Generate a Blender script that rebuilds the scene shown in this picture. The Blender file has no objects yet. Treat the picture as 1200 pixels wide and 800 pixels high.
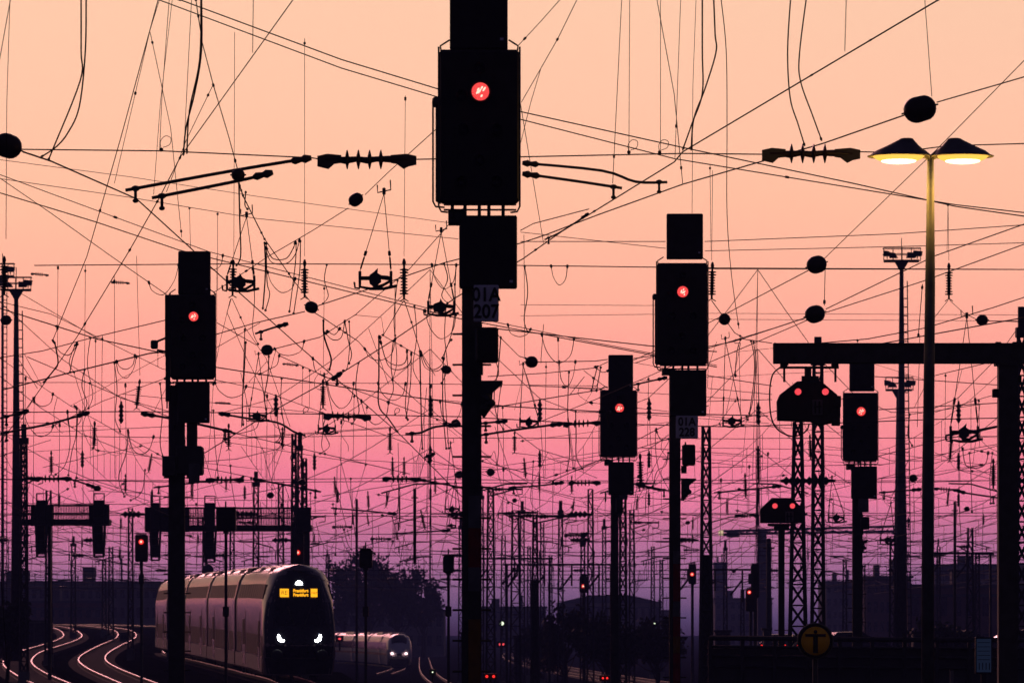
import bpy, math, random
from mathutils import Vector, Matrix
random.seed(11)
R = math.radians
FPX = 6667.0; CX = 600.0; HY = 740.0; CAMH = 2.8      # lens in picture pixels, principal column, horizon row, eye height

def P(px, py, Y):
    return Vector(((px-CX)/FPX*Y, Y, CAMH + (HY-py)/FPX*Y))
def mpp(Y): return Y/FPX                                # metres per pixel at distance Y

# ------------------------------------------------------------------ camera, sky, light
sc = bpy.context.scene
cam_d = bpy.data.cameras.new('camera'); cam = bpy.data.objects.new('camera', cam_d)
sc.collection.objects.link(cam); sc.camera = cam
cam.location = (0, 0, CAMH); cam.rotation_euler = (R(90), 0, 0)
cam_d.sensor_width = 36; cam_d.lens = 36*FPX/1200
cam_d.shift_y = (HY-400)/1200
cam_d.dof.use_dof = True; cam_d.dof.focus_distance = 95; cam_d.dof.aperture_fstop = 200/22; cam_d.dof.aperture_blades = 9
cam_d.clip_start = 0.5; cam_d.clip_end = 9000
sc.view_settings.view_transform = 'Standard'; sc.view_settings.look = 'None'
sc.view_settings.exposure = 0; sc.view_settings.gamma = 1; sc.view_settings.use_curve_mapping = False

def s2l(c): return tuple(((v/255+0.055)/1.055)**2.4 if v > 10 else v/255/12.92 for v in c)
W = bpy.data.worlds.new('World'); sc.world = W; W.use_nodes = True
nt = W.node_tree; nt.nodes.clear()
N = nt.nodes.new; L = nt.links.new
out = N('ShaderNodeOutputWorld'); bg = N('ShaderNodeBackground'); L(bg.outputs[0], out.inputs[0])
tc = N('ShaderNodeTexCoord'); sep = N('ShaderNodeSeparateXYZ'); L(tc.outputs['Generated'], sep.inputs[0])
# faint uneven cloud banding in the air near the horizon
mp = N('ShaderNodeMapping'); mp.inputs['Scale'].default_value = (3, 3, 26); L(tc.outputs['Generated'], mp.inputs[0])
nz = N('ShaderNodeTexNoise'); nz.inputs['Scale'].default_value = 1.4; nz.inputs['Detail'].default_value = 4; L(mp.outputs[0], nz.inputs[0])
ml = N('ShaderNodeMath'); ml.operation = 'MULTIPLY_ADD'; L(nz.outputs[0], ml.inputs[0]); ml.inputs[1].default_value = 0.012; ml.inputs[2].default_value = -0.006
ad = N('ShaderNodeMath'); ad.operation = 'ADD'; L(sep.outputs['Z'], ad.inputs[0]); L(ml.outputs[0], ad.inputs[1])
mr = N('ShaderNodeMapRange'); L(ad.outputs[0], mr.inputs[0]); mr.inputs[1].default_value = -0.01; mr.inputs[2].default_value = 0.19
cr = N('ShaderNodeValToRGB'); L(mr.outputs[0], cr.inputs[0])
def zp(py): return ((HY-py)/FPX/1.003+0.01)/0.2
DENS = .00042                                            # haze density; the sky is that much brighter behind the air than it looks through it
SKY = [(752,(30,28,58)),(725,(68,57,94)),(690,(124,88,126)),(650,(172,104,142)),(600,(214,114,146)),(560,(228,118,144)),(520,(241,133,146)),(460,(249,150,148)),(400,(252,162,149)),(330,(252,175,153)),
       (230,(252,187,158)),(120,(251,194,165)),(0,(249,198,168)),(-350,(190,150,140))]
def through_air(py, c):
    el = (HY-py)/FPX; l = min(2990, 57.2/el) if el > 0 else 2990
    return tuple(min(1, v/3/math.exp(-DENS*l)) for v in s2l(c))
els = cr.color_ramp.elements
els[0].position = 0.0; els[0].color = (*s2l((16,14,28)), 1)
els[1].position = 1.0; els[1].color = (.055, .037, .057, 1)
for py, c in SKY:
    e = els.new(min(.99, max(.003, zp(py)))); e.color = (*through_air(py, c), 1)
# the glow sits on the sunset side (+Y, a little left) and dies away round the sky and up to the zenith
dt = N('ShaderNodeVectorMath'); dt.operation = 'DOT_PRODUCT'; L(tc.outputs['Generated'], dt.inputs[0]); dt.inputs[1].default_value = Vector((-0.25, 1, 0)).normalized()
mf = N('ShaderNodeMapRange'); mf.interpolation_type = 'SMOOTHSTEP'; L(dt.outputs['Value'], mf.inputs[0]); mf.inputs[1].default_value = 0.5; mf.inputs[2].default_value = 0.965
mu = N('ShaderNodeMapRange'); mu.interpolation_type = 'SMOOTHSTEP'; L(sep.outputs['Z'], mu.inputs[0])
mu.inputs[1].default_value = 0.12; mu.inputs[2].default_value = 0.75; mu.inputs[3].default_value = 1; mu.inputs[4].default_value = 0.0
mm = N('ShaderNodeMath'); mm.operation = 'MULTIPLY'; L(mf.outputs[0], mm.inputs[0]); L(mu.outputs[0], mm.inputs[1])
mx = N('ShaderNodeMix'); mx.data_type = 'RGBA'; L(mm.outputs[0], mx.inputs[0]); mx.inputs[6].default_value = (0.016, 0.012, 0.036, 1); cr2 = N('ShaderNodeVectorMath'); cr2.operation = 'SCALE'; L(cr.outputs[0], cr2.inputs[0]); cr2.inputs[3].default_value = 3.0; L(cr2.outputs[0], mx.inputs[7])
sky = N('ShaderNodeTexSky'); sky.sky_type = 'NISHITA'; sky.sun_disc = False; sky.sun_elevation = R(0.5); sky.sun_rotation = R(-14)
sk = N('ShaderNodeVectorMath'); sk.operation = 'SCALE'; L(sky.outputs[0], sk.inputs[0]); sk.inputs[3].default_value = 0.012
av = N('ShaderNodeVectorMath'); av.operation = 'ADD'; L(mx.outputs[2], av.inputs[0]); L(sk.outputs[0], av.inputs[1])
L(av.outputs[0], bg.inputs[0]); bg.inputs[1].default_value = 1.0

sl = bpy.data.lights.new('sun', 'SUN'); sl.energy = 0.48; sl.angle = R(12); sl.color = (1, .40, .42)
so = bpy.data.objects.new('sun', sl); sc.collection.objects.link(so)
so.rotation_euler = Vector((-0.13, 0.95, 0.24)).to_track_quat('Z', 'Y').to_euler()

# ------------------------------------------------------------------ helpers
C = sc.collection
OFF = {}
def ident(o): return OFF.get(o.name, Vector((0, 0, 0)))
class MB:
    def __init__(s): s.v = []; s.f = []; s.sm = []
    def add(s, vs, fs, smooth=False):
        n = len(s.v); s.v += [Vector(v) for v in vs]; s.f += [tuple(i+n for i in f) for f in fs]; s.sm += [smooth]*len(fs); return s
    def box(s, lo, hi):
        x0, y0, z0 = lo; x1, y1, z1 = hi
        return s.add([(x0,y0,z0),(x1,y0,z0),(x1,y1,z0),(x0,y1,z0),(x0,y0,z1),(x1,y0,z1),(x1,y1,z1),(x0,y1,z1)],
              [(0,3,2,1),(4,5,6,7),(0,1,5,4),(1,2,6,5),(2,3,7,6),(3,0,4,7)])
    def pbox(s, x0, y0, x1, y1, Y, d, back=0.0):          # box seen as rectangle x0..x1,y0..y1 at distance Y, depth d metres
        a = P(x0, y1, Y); b = P(x1, y0, Y)
        return s.box((a.x, Y+back, a.z), (b.x, Y+back+d, b.z))
    def cham(s, x0, y0, x1, y1, Y, d, back=0.0, c=0.03):  # the same with bevelled vertical and top edges
        a = P(x0, y1, Y); b = P(x1, y0, Y); ax, az, bx, bz = a.x, a.z, b.x, b.z
        pts = [(ax+c,az),(bx-c,az),(bx,az+c),(bx,bz-c),(bx-c,bz),(ax+c,bz),(ax,bz-c),(ax,az+c)]
        return s.prism(pts, Y+back, Y+back+d, c)
    def prism(s, pts, y0, y1, c=0):                        # pts (x,z) outline extruded in depth, front edge bevelled by c
        n = len(pts)
        if c:
            mx_ = sum(p[0] for p in pts)/n; mz = sum(p[1] for p in pts)/n
            def sh(p):
                dx, dz = p[0]-mx_, p[1]-mz; l = max(1e-6, math.hypot(dx, dz)); k = 1-c*1.2/l; return (mx_+dx*k, mz+dz*k)
            fr = [sh(p) for p in pts]
            vs = [(x, y0, z) for x, z in fr]+[(x, y0+c, z) for x, z in pts]+[(x, y1, z) for x, z in pts]; m = 3
        else:
            vs = [(x, y0, z) for x, z in pts]+[(x, y1, z) for x, z in pts]; m = 2
        fs = [tuple(range(n)), tuple(reversed(range((m-1)*n, m*n)))]
        for k in range(m-1):
            for i in range(n):
                j = (i+1) % n; fs.append((k*n+i, (k+1)*n+i, (k+1)*n+j, k*n+j))
        return s.add(vs, fs)
    def tube(s, pts, r, n=6):
        pts = [Vector(p) for p in pts]
        rs = r if isinstance(r, (list, tuple)) else [r]*len(pts)
        vs = []; fs = []; prev = None
        for i, p in enumerate(pts):
            t = (pts[min(i+1, len(pts)-1)]-pts[max(i-1, 0)])
            if t.length < 1e-9: t = Vector((0, 0, 1))
            t.normalize()
            a = Vector((0, 0, 1)) if abs(t.z) < 0.9 else Vector((1, 0, 0))
            if prev is not None: a = prev
            u = (a-t*a.dot(t))
            if u.length < 1e-6: u = t.orthogonal()
            u.normalize(); w = t.cross(u); prev = u
            for k in range(n):
                an = 2*math.pi*k/n; vs.append(p+(u*math.cos(an)+w*math.sin(an))*rs[i])
        for i in range(len(pts)-1):
            for k in range(n):
                k2 = (k+1) % n; fs.append((i*n+k, i*n+k2, (i+1)*n+k2, (i+1)*n+k))
        fs.append(tuple(reversed(range(n)))); m = (len(pts)-1)*n; fs.append(tuple(range(m, m+n)))
        return s.add(vs, fs, n > 4)
    def lathe(s, c, axis, prof, n=12):                     # prof (distance along axis, radius)
        c = Vector(c); ax = Vector(axis).normalized(); u = ax.orthogonal().normalized(); w = ax.cross(u)
        vs = []; fs = []
        for t, r in prof:
            for k in range(n):
                an = 2*math.pi*k/n; vs.append(c+ax*t+(u*math.cos(an)+w*math.sin(an))*max(r, 1e-4))
        for i in range(len(prof)-1):
            for k in range(n):
                k2 = (k+1) % n; fs.append((i*n+k, i*n+k2, (i+1)*n+k2, (i+1)*n+k))
        fs.append(tuple(reversed(range(n)))); m = (len(prof)-1)*n; fs.append(tuple(range(m, m+n)))
        return s.add(vs, fs, True)
    def ball(s, c, rx, ry, rz, n=12, axis=None):
        vs = []; fs = []; m = n//2+1; c = Vector(c)
        q = Vector((1,0,0)).rotation_difference(Vector(axis)) if axis is not None else None
        for i in range(m):
            th = math.pi*i/(m-1)
            for k in range(n):
                a = 2*math.pi*k/n; p = Vector((rx*math.cos(th), ry*math.sin(th)*math.cos(a), rz*math.sin(th)*math.sin(a)))
                vs.append(c+(q @ p if q else p))
        for i in range(m-1):
            for k in range(n):
                k2 = (k+1) % n; fs.append((i*n+k, i*n+k2, (i+1)*n+k2, (i+1)*n+k))
        return s.add(vs, fs, True)
    def build(s, name, m, parent=None):
        off = ident(parent) if parent else Vector((0, 0, 0))
        me = bpy.data.meshes.new(name); me.from_pydata([tuple(v-off) for v in s.v], [], s.f)
        me.polygons.foreach_set('use_smooth', s.sm); me.update()
        if m: me.materials.append(m)
        o = bpy.data.objects.new(name, me); C.objects.link(o)
        if parent: o.parent = parent; OFF[o.name] = off
        return o
def tag(o, label=None, cat=None, group=None, kind=None):
    if label: o['label'] = label
    if cat: o['category'] = cat
    if group: o['group'] = group
    if kind: o['kind'] = kind
    return o
def thing(name, label, cat, loc, group=None):
    o = bpy.data.objects.new(name, None); C.objects.link(o); o.location = loc; o.empty_display_size = 0.2
    OFF[o.name] = Vector(loc); return tag(o, label, cat, group)
def solo(name, mb, m, label, cat, group=None):
    return tag(mb.build(name, m), label, cat, group)
def interp(tab, x):
    if x <= tab[0][0]: return tab[0][1]
    for (a, b), (c, d) in zip(tab, tab[1:]):
        if x <= c: return b+(d-b)*(x-a)/(c-a)
    return tab[-1][1]
def sst(a, b, x):
    t = max(0, min(1, (x-a)/(b-a))); return t*t*(3-2*t)
LZ = [(0,0),(150,.15),(222,.8),(284,1.3),(362,1.6),(450,2.5),(600,3.6),(3200,3.6)]
RZ = [(0,0),(150,0),(400,-.9),(650,-1.3),(1000,-1.2),(2000,-.5),(3000,1.2)]
def gz(X, Y):
    Y1 = max(Y, 20); px = CX+X/Y1*FPX; k = sst(222, 600, Y1)
    a = 400+(240-400)*k; b = 450+(340-450)*k
    t = sst(a, b, px)
    return interp(LZ, Y)*(1-t)+interp(RZ, Y)*t

# ------------------------------------------------------------------ materials
def mat(name, col, rough=.6, metal=0, var=.25, scale=6, bump=0.0, spec=.3, col2=None, stretch=(1,1,1)):
    m = bpy.data.materials.new(name); m.use_nodes = True; t = m.node_tree; b = t.nodes['Principled BSDF']
    b.inputs['Roughness'].default_value = rough; b.inputs['Metallic'].default_value = metal
    b.inputs['Specular IOR Level'].default_value = spec
    tcn = t.nodes.new('ShaderNodeTexCoord'); mpn = t.nodes.new('ShaderNodeMapping'); mpn.inputs['Scale'].default_value = stretch
    nzn = t.nodes.new('ShaderNodeTexNoise'); nzn.inputs['Scale'].default_value = scale; nzn.inputs['Detail'].default_value = 5
    t.links.new(tcn.outputs['Object'], mpn.inputs[0]); t.links.new(mpn.outputs[0], nzn.inputs[0])
    r = t.nodes.new('ShaderNodeValToRGB'); t.links.new(nzn.outputs[0], r.inputs[0])
    c2 = col2 if col2 else tuple(v*(1+var) for v in col)
    r.color_ramp.elements[0].position = .32; r.color_ramp.elements[1].position = .68
    r.color_ramp.elements[0].color = (*[v*(1-var) for v in col], 1); r.color_ramp.elements[1].color = (*c2, 1)
    t.links.new(r.outputs[0], b.inputs['Base Color'])
    if bump:
        bp = t.nodes.new('ShaderNodeBump'); bp.inputs['Strength'].default_value = bump; bp.inputs['Distance'].default_value = .02
        t.links.new(nzn.outputs[0], bp.inputs['Height']); t.links.new(bp.outputs[0], b.inputs['Normal'])
    return m
def emit(name, col, strength, cell=0, col2=None):
    m = bpy.data.materials.new(name); m.use_nodes = True; t = m.node_tree; t.nodes.clear()
    o = t.nodes.new('ShaderNodeOutputMaterial'); e = t.nodes.new('ShaderNodeEmission'); t.links.new(e.outputs[0], o.inputs[0])
    e.inputs[0].default_value = (*col, 1); e.inputs[1].default_value = strength
    if cell:
        tcn = t.nodes.new('ShaderNodeTexCoord'); v = t.nodes.new('ShaderNodeTexWave'); v.inputs['Scale'].default_value = cell
        v.inputs['Distortion'].default_value = 2.5; v.bands_direction = 'DIAGONAL'
        t.links.new(tcn.outputs['Object'], v.inputs[0])
        r = t.nodes.new('ShaderNodeValToRGB'); r.color_ramp.elements[0].position = .45; r.color_ramp.elements[1].position = .8
        r.color_ramp.elements[0].color = (*col, 1); r.color_ramp.elements[1].color = (*(col2 or (1,1,1)), 1)
        t.links.new(v.outputs[0], r.inputs[0]); t.links.new(r.outputs[0], e.inputs[0])
    return m
M = dict(
 black=mat('black_enamel', (.022,.021,.022), .55, bump=.1), steel=mat('dark_galvanised_steel', (.05,.05,.052), .6, bump=.15),
 wire=mat('weathered_copper_wire', (.022,.018,.016), .9, spec=.05), rubber=mat('black_cable_sheath', (.015,.015,.016), .7),
 ceramic=mat('brown_ceramic', (.035,.02,.015), .35), grey=mat('weathered_grey_paint', (.12,.12,.13), .6, bump=.15),
 plate=mat('white_enamel_sign', (.82,.8,.9), .6, var=.06), ink=mat('black_sign_ink', (.015,.015,.016), .7),
 white=mat('white_paint', (.6,.58,.56), .5), red=mat('red_sign_paint', (.3,.02,.02), .5), amber=mat('yellow_sign_paint', (.85,.48,.02), .5, var=.08),
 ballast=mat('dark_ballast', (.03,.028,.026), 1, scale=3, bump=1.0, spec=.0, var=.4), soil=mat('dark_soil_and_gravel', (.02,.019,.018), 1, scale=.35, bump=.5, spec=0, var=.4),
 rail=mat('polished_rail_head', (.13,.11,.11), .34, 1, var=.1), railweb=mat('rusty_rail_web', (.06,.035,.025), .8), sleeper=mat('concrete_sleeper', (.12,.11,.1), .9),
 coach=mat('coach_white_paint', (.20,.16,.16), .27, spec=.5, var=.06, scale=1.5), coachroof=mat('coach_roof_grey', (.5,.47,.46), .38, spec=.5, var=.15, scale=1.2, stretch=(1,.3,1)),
 coachlow=mat('coach_lower_grey', (.2,.19,.2), .5), coachdark=mat('coach_front_black', (.012,.012,.016), .18, spec=.5), coachred=mat('coach_red_paint', (.32,.02,.02), .35, spec=.5, var=.08),
 glass=mat('dark_window_glass', (.010,.010,.014), .16, spec=.35), under=mat('underframe_black', (.015,.015,.015), .8),
 wall=mat('dull_concrete_wall', (.2,.19,.19), .9, scale=.3, bump=.2), roof=mat('dark_roofing', (.08,.08,.085), .8, scale=.4), brick=mat('dull_brick_wall', (.16,.09,.075), .9, scale=.6),
 bark=mat('bark', (.05,.04,.03), .9, scale=8, bump=.6), leaf=mat('dark_foliage', (.035,.045,.022), .7, scale=.6, var=.5, col2=(.07,.075,.035)),
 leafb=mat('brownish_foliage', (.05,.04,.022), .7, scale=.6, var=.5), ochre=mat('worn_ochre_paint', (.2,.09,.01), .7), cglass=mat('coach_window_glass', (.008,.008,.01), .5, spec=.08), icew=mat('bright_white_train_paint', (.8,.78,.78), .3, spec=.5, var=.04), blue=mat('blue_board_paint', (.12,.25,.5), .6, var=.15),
 carp=mat('dark_car_paint', (.03,.03,.04), .25, .3, spec=.6), stripe=mat('red_white_board_red', (.22,.015,.015), .6),
)
M['redlamp'] = emit('red_signal_lamp', (1,.03,.035), 1.1, 34, (1,.13,.12))
M['redsmall'] = emit('small_red_lamp', (1,.03,.025), 1.3); M['redcore'] = emit('red_lamp_hot_core', (1,.60,.46), 1.5)
M['dwarf'] = emit('pair_red_lamp', (1,.035,.05), 1.05, 30, (1,.13,.16))
M['warm'] = emit('warm_lamp_lens', (1,.52,.08), 1.4); M['bulb'] = emit('warm_bulb', (1,.84,.45), 4.0); M['head'] = emit('white_headlight', (.95,.97,1), 20)
M['amberled'] = emit('amber_led', (1,.42,.015), 1.5); M['pink'] = emit('pale_headlight', (1,.62,.66), 5)
M['greenish'] = emit('greenish_white_lamp', (.85,1,.7), 1.6); M['bluish'] = emit('bluish_tail', (1,.08,.1), 1.2)
M['screen'] = emit('dim_blue_screen', (.06,.10,.24), .1)

# ------------------------------------------------------------------ setting: ground, ballast, rails
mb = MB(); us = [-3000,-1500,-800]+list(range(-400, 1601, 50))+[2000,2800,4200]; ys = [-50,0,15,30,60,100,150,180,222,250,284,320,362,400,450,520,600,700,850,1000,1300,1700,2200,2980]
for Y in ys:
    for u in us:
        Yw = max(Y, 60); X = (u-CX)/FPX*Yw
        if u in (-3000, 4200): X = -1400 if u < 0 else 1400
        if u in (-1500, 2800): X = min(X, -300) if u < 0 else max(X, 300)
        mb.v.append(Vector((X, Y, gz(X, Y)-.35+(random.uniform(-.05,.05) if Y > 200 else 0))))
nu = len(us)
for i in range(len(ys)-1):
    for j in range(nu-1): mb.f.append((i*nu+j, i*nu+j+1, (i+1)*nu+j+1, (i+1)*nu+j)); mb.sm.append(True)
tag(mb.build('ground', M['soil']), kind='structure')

def smoothpts(pts, k=6):
    pts = [Vector(p) for p in pts]; o = []
    for i in range(len(pts)-1):
        p0 = pts[max(i-1,0)]; p1 = pts[i]; p2 = pts[i+1]; p3 = pts[min(i+2,len(pts)-1)]
        for j in range(k):
            t = j/k; o.append(.5*((2*p1)+(p2-p0)*t+(2*p0-5*p1+4*p2-p3)*t*t+(3*p1-p0-3*p2+p3)*t**3))
    o.append(pts[-1]); return o
def ribbon(mb, ctr, hw, dz, th):
    n = len(ctr)
    prof = [(-hw-.5,-th),(-hw,0),(hw,0),(hw+.5,-th)]
    base = len(mb.v)
    for i, p in enumerate(ctr):
        t = (ctr[min(i+1,n-1)]-ctr[max(i-1,0)]); t.z = 0; t.normalize(); s = Vector((t.y,-t.x,0))
        for a, b in prof: mb.v.append(p+s*a+Vector((0,0,dz+b)))
    for i in range(n-1):
        for k in range(3): a = base+i*4+k; mb.f.append((a, a+1, a+5, a+4)); mb.sm.append(False)
def side(ctr, d):
    o = []; n = len(ctr)
    for i, p in enumerate(ctr):
        t = (ctr[min(i+1,n-1)]-ctr[max(i-1,0)]); t.z = 0; t.normalize(); o.append(p+Vector((t.y,-t.x,0))*d)
    return o
def rail_pts(l, ypf): return [P(300+0*0 if False else x, y, ypf(y)) for x, y in l]
YPY = [(722,600),(731,590),(734,540),(740,470),(745,440),(752,400),(762,362),(775,284),(800,222),(860,150),(940,100)]
def zz(l): return [(x/2.963, 530+y/2.963) for x, y in l]
def track(name_lbl, ctr, sleepers=True, Ymax=500):
    th = thing('railway_track', name_lbl, 'track', ctr[0], 'railway tracks')
    tag(th, kind=None)
    b = MB(); ribbon(b, ctr, 1.7, -.2, .45); b.build('ballast_bed', M['ballast'], th)
    for sgn in (-1, 1):
        rl = side(ctr, sgn*.7175); b = MB(); b2 = MB(); n = len(rl)
        for i, p in enumerate(rl):
            t = (rl[min(i+1,n-1)]-rl[max(i-1,0)]); t.z = 0; t.normalize(); s = Vector((t.y,-t.x,0))
            for a, z in ((-.036,-.03),(-.03,0),(.03,0),(.036,-.03)): b.v.append(p+s*a+Vector((0,0,z)))
            for a, z in ((-.06,-.17),(-.02,-.15),(-.012,-.031),(.012,-.031),(.02,-.15),(.06,-.17)): b2.v.append(p+s*a+Vector((0,0,z)))
        for i in range(n-1):
            for k in range(3): a = i*4+k; b.f.append((a,a+1,a+5,a+4)); b.sm.append(False)
            for k in range(5): a = i*6+k; b2.f.append((a,a+1,a+7,a+6)); b2.sm.append(False)
        r = b2.build('rail', M['railweb'], th); b.build('rail_head', M['rail'], r)
    if sleepers:
        b = MB(); acc = 0
        for i in range(len(ctr)-1):
            d = (ctr[i+1]-ctr[i]); Ln = d.length; d.normalize()
            if ctr[i].y > Ymax: continue
            s = Vector((d.y,-d.x,0)).normalized()
            while acc < Ln:
                c = ctr[i]+d*acc; q = [c+s*a+d*e+Vector((0,0,z)) for z in (-.19,-.168) for a, e in ((-1.25,-.12),(1.25,-.12),(1.25,.12),(-1.25,.12))]
                b.add(q, [(4,5,6,7),(0,1,5,4),(1,2,6,5),(2,3,7,6),(3,0,4,7)]); acc += .65
            acc -= Ln
        if b.v: tag(b.build('sleepers', M['sleeper'], th), kind='stuff')
    return th
def avg(a, b): return [((p[0]+q[0])/2, (p[1]+q[1])/2) for p, q in zip(a, b)]
A = avg(zz([(330,900),(110,800),(40,765),(8,735),(20,710),(70,685),(150,665),(205,645),(215,630),(190,612),(140,602),(60,597)]),
        zz([(480,900),(250,800),(170,765),(120,735),(115,715),(150,690),(220,665),(270,648),(290,632),(270,615),(220,603),(130,596)]))
B = avg(zz([(620,880),(365,775),(290,740),(268,715),(285,695),(340,668),(385,650),(405,632),(390,618),(330,605),(250,599),(160,596)]),
        zz([(760,880),(480,775),(400,740),(370,715),(390,690),(430,665),(470,645),(478,628),(450,612),(380,603),(310,598),(230,595)]))
track('outer left railway track bending in an S, leftmost pair of rails', smoothpts([P(x,y,interp(YPY,y)) for x,y in A], 8))
track('S bend railway track next to the double deck train on its left', smoothpts([P(x,y,interp(YPY,y)) for x,y in B], 8))
track('far railway track crossing behind the S bends under the grey wall', smoothpts([P(x,y,yy) for x,y,yy in ((0,731,585),(60,730.6,600),(110,731,600),(180,733,560),(260,736,520))], 6), False)

# regional train route
RT = smoothpts([P(358,830,185),P(349,800,222),P(300,786,255),P(258,776,290),P(226,769,325),P(206,764,362),P(201,757,410),P(209,750,460)], 14)
track('railway track carrying the double deck regional train', RT)
IT = smoothpts([Vector((-12.6,560,-1.3)),Vector((-12.9,650,-1.28)),Vector((-15.3,690,-1.25)),Vector((-20.5,740,-1.2)),Vector((-30,800,-1.15))], 10)
track('railway track carrying the white high speed train', IT, False)
def ctrk(lbl, l): track(lbl, smoothpts([Vector((P(x,740,Y).x, Y, gz(P(x,740,Y).x, Y)+.02)) for x, Y in l], 8), False)
ctrk('curved far track glinting between the masts in the centre', [(840,240),(740,400),(640,620),(598,850),(600,1100),(640,1350),(680,1500)])
ctrk('second curved far track right of the glinting centre track', [(900,240),(790,400),(680,600),(628,800),(622,1000),(650,1200),(700,1400)])
ctrk('dark track running out under the tallest signal', [(690,120),(600,200),(520,400),(500,600),(497,900)])

# ------------------------------------------------------------------ trains
def walk(path, s0, s1, step):
    acc = 0; outp = []; need = s0
    for a, b in zip(path, path[1:]):
        Ln = (b-a).length
        while need <= acc+Ln and need <= s1+1e-6:
            outp.append((a.lerp(b, (need-acc)/Ln), (b-a).normalized())); need += step
        acc += Ln
    return outp
def frame(path, s):
    acc = 0
    for a, b in zip(path, path[1:]):
        Ln = (b-a).length
        if s <= acc+Ln: t = (b-a).normalized(); return a.lerp(b, (s-acc)/Ln), t
        acc += Ln
    return path[-1], (path[-1]-path[-2]).normalized()
def coach_body(F, prof, s0, s1, n=10):
    """F(s, x, z) -> world point.  Loft of an outline from s0 to s1."""
    mbx = MB(); m = len(prof); vs = []; fs = []
    for i in range(n+1):
        s = s0+(s1-s0)*i/n
        for x, z in prof: vs.append(F(s, x, z))
    for i in range(n):
        for k in range(m-1): fs.append((i*m+k, i*m+k+1, (i+1)*m+k+1, (i+1)*m+k))
    fs.append(tuple(range(m))); fs.append(tuple(reversed(range(n*m, n*m+m))))
    return mbx.add(vs, fs, True)
def patch(F, s0, s1, xz0, xz1, off, th=.02, n=2):       # a flush panel on a body side between two outline points
    (x0,z0),(x1,z1) = xz0, xz1; nx, nz = (z1-z0), -(x1-x0); l = math.hypot(nx, nz); nx, nz = nx/l, nz/l
    if x0 < 0: nx, nz = -abs(nx), nz if nx < 0 else -nz
    else: nx = abs(nx)
    b = MB(); vs = []
    for i in range(n+1):
        s = s0+(s1-s0)*i/n
        for (x, z) in ((x0,z0),(x1,z1)):
            vs.append(F(s, x+nx*off, z+nz*off)); vs.append(F(s, x-nx*th, z-nz*th))
    fs = []
    for i in range(n):
        a = i*4; fs += [(a,a+4,a+6,a+2),(a,a+1,a+5,a+4),(a+2,a+6,a+7,a+3)]
    fs += [(0,2,3,1),(n*4,n*4+1,n*4+3,n*4+2)]
    return b.add(vs, fs)
DD = [(-1.35,.35),(-1.40,.6),(-1.40,2.9),(-1.39,3.2),(-1.20,4.0),(-1.05,4.28),(-.8,4.46),(-.45,4.58),(0,4.63),(.45,4.58),(.8,4.46),(1.05,4.28),(1.20,4.0),(1.39,3.2),(1.40,2.9),(1.40,.6),(1.35,.35)]
th_train = thing('double_deck_train', 'double deck regional train with white headlights and amber destination display, on the left', 'train', RT[14])
S0 = 37.3     # arc length where the front stands (Y about 222)
acc = 0
for a, b in zip(RT, RT[1:]):
    if b.y >= 222: break
    acc += (b-a).length
S0 = acc
def Ftr(s, x, z):
    p, t = frame(RT, S0+s); sd = Vector((t.y, -t.x, 0)).normalized(); return p+sd*x+Vector((0,0,z))
def window_set(body, F, s0, s1, first):
    doors = [s0+6.2, s0+19.6]
    for sgn in (-1, 1):
        for dd in doors:
            d = patch(F, dd-.95, dd+.95, (sgn*1.405,.5), (sgn*1.405,2.75), .012).build('door', M['coach'], body)
            for e in (-.47, .47):
                patch(F, dd+e-.3, dd+e+.3, (sgn*1.42,1.35), (sgn*1.42,2.4), .012).build('door_window', M['cglass'], d)
        k = s0+1.6
        while k < s1-1.6:
            if all(abs(k-dd) > 1.75 for dd in doors):
                patch(F, k-.72, k+.72, (sgn*1.405,1.05), (sgn*1.405,1.85), .006).build('window', M['cglass'], body)
            if first and k < s0+3.2: k += 1.75; continue
            patch(F, k-.72, k+.72, (sgn*1.375,3.28), (sgn*1.235,3.86), .008).build('window', M['cglass'], body)
            k += 1.75
CL = 26.8
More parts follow.
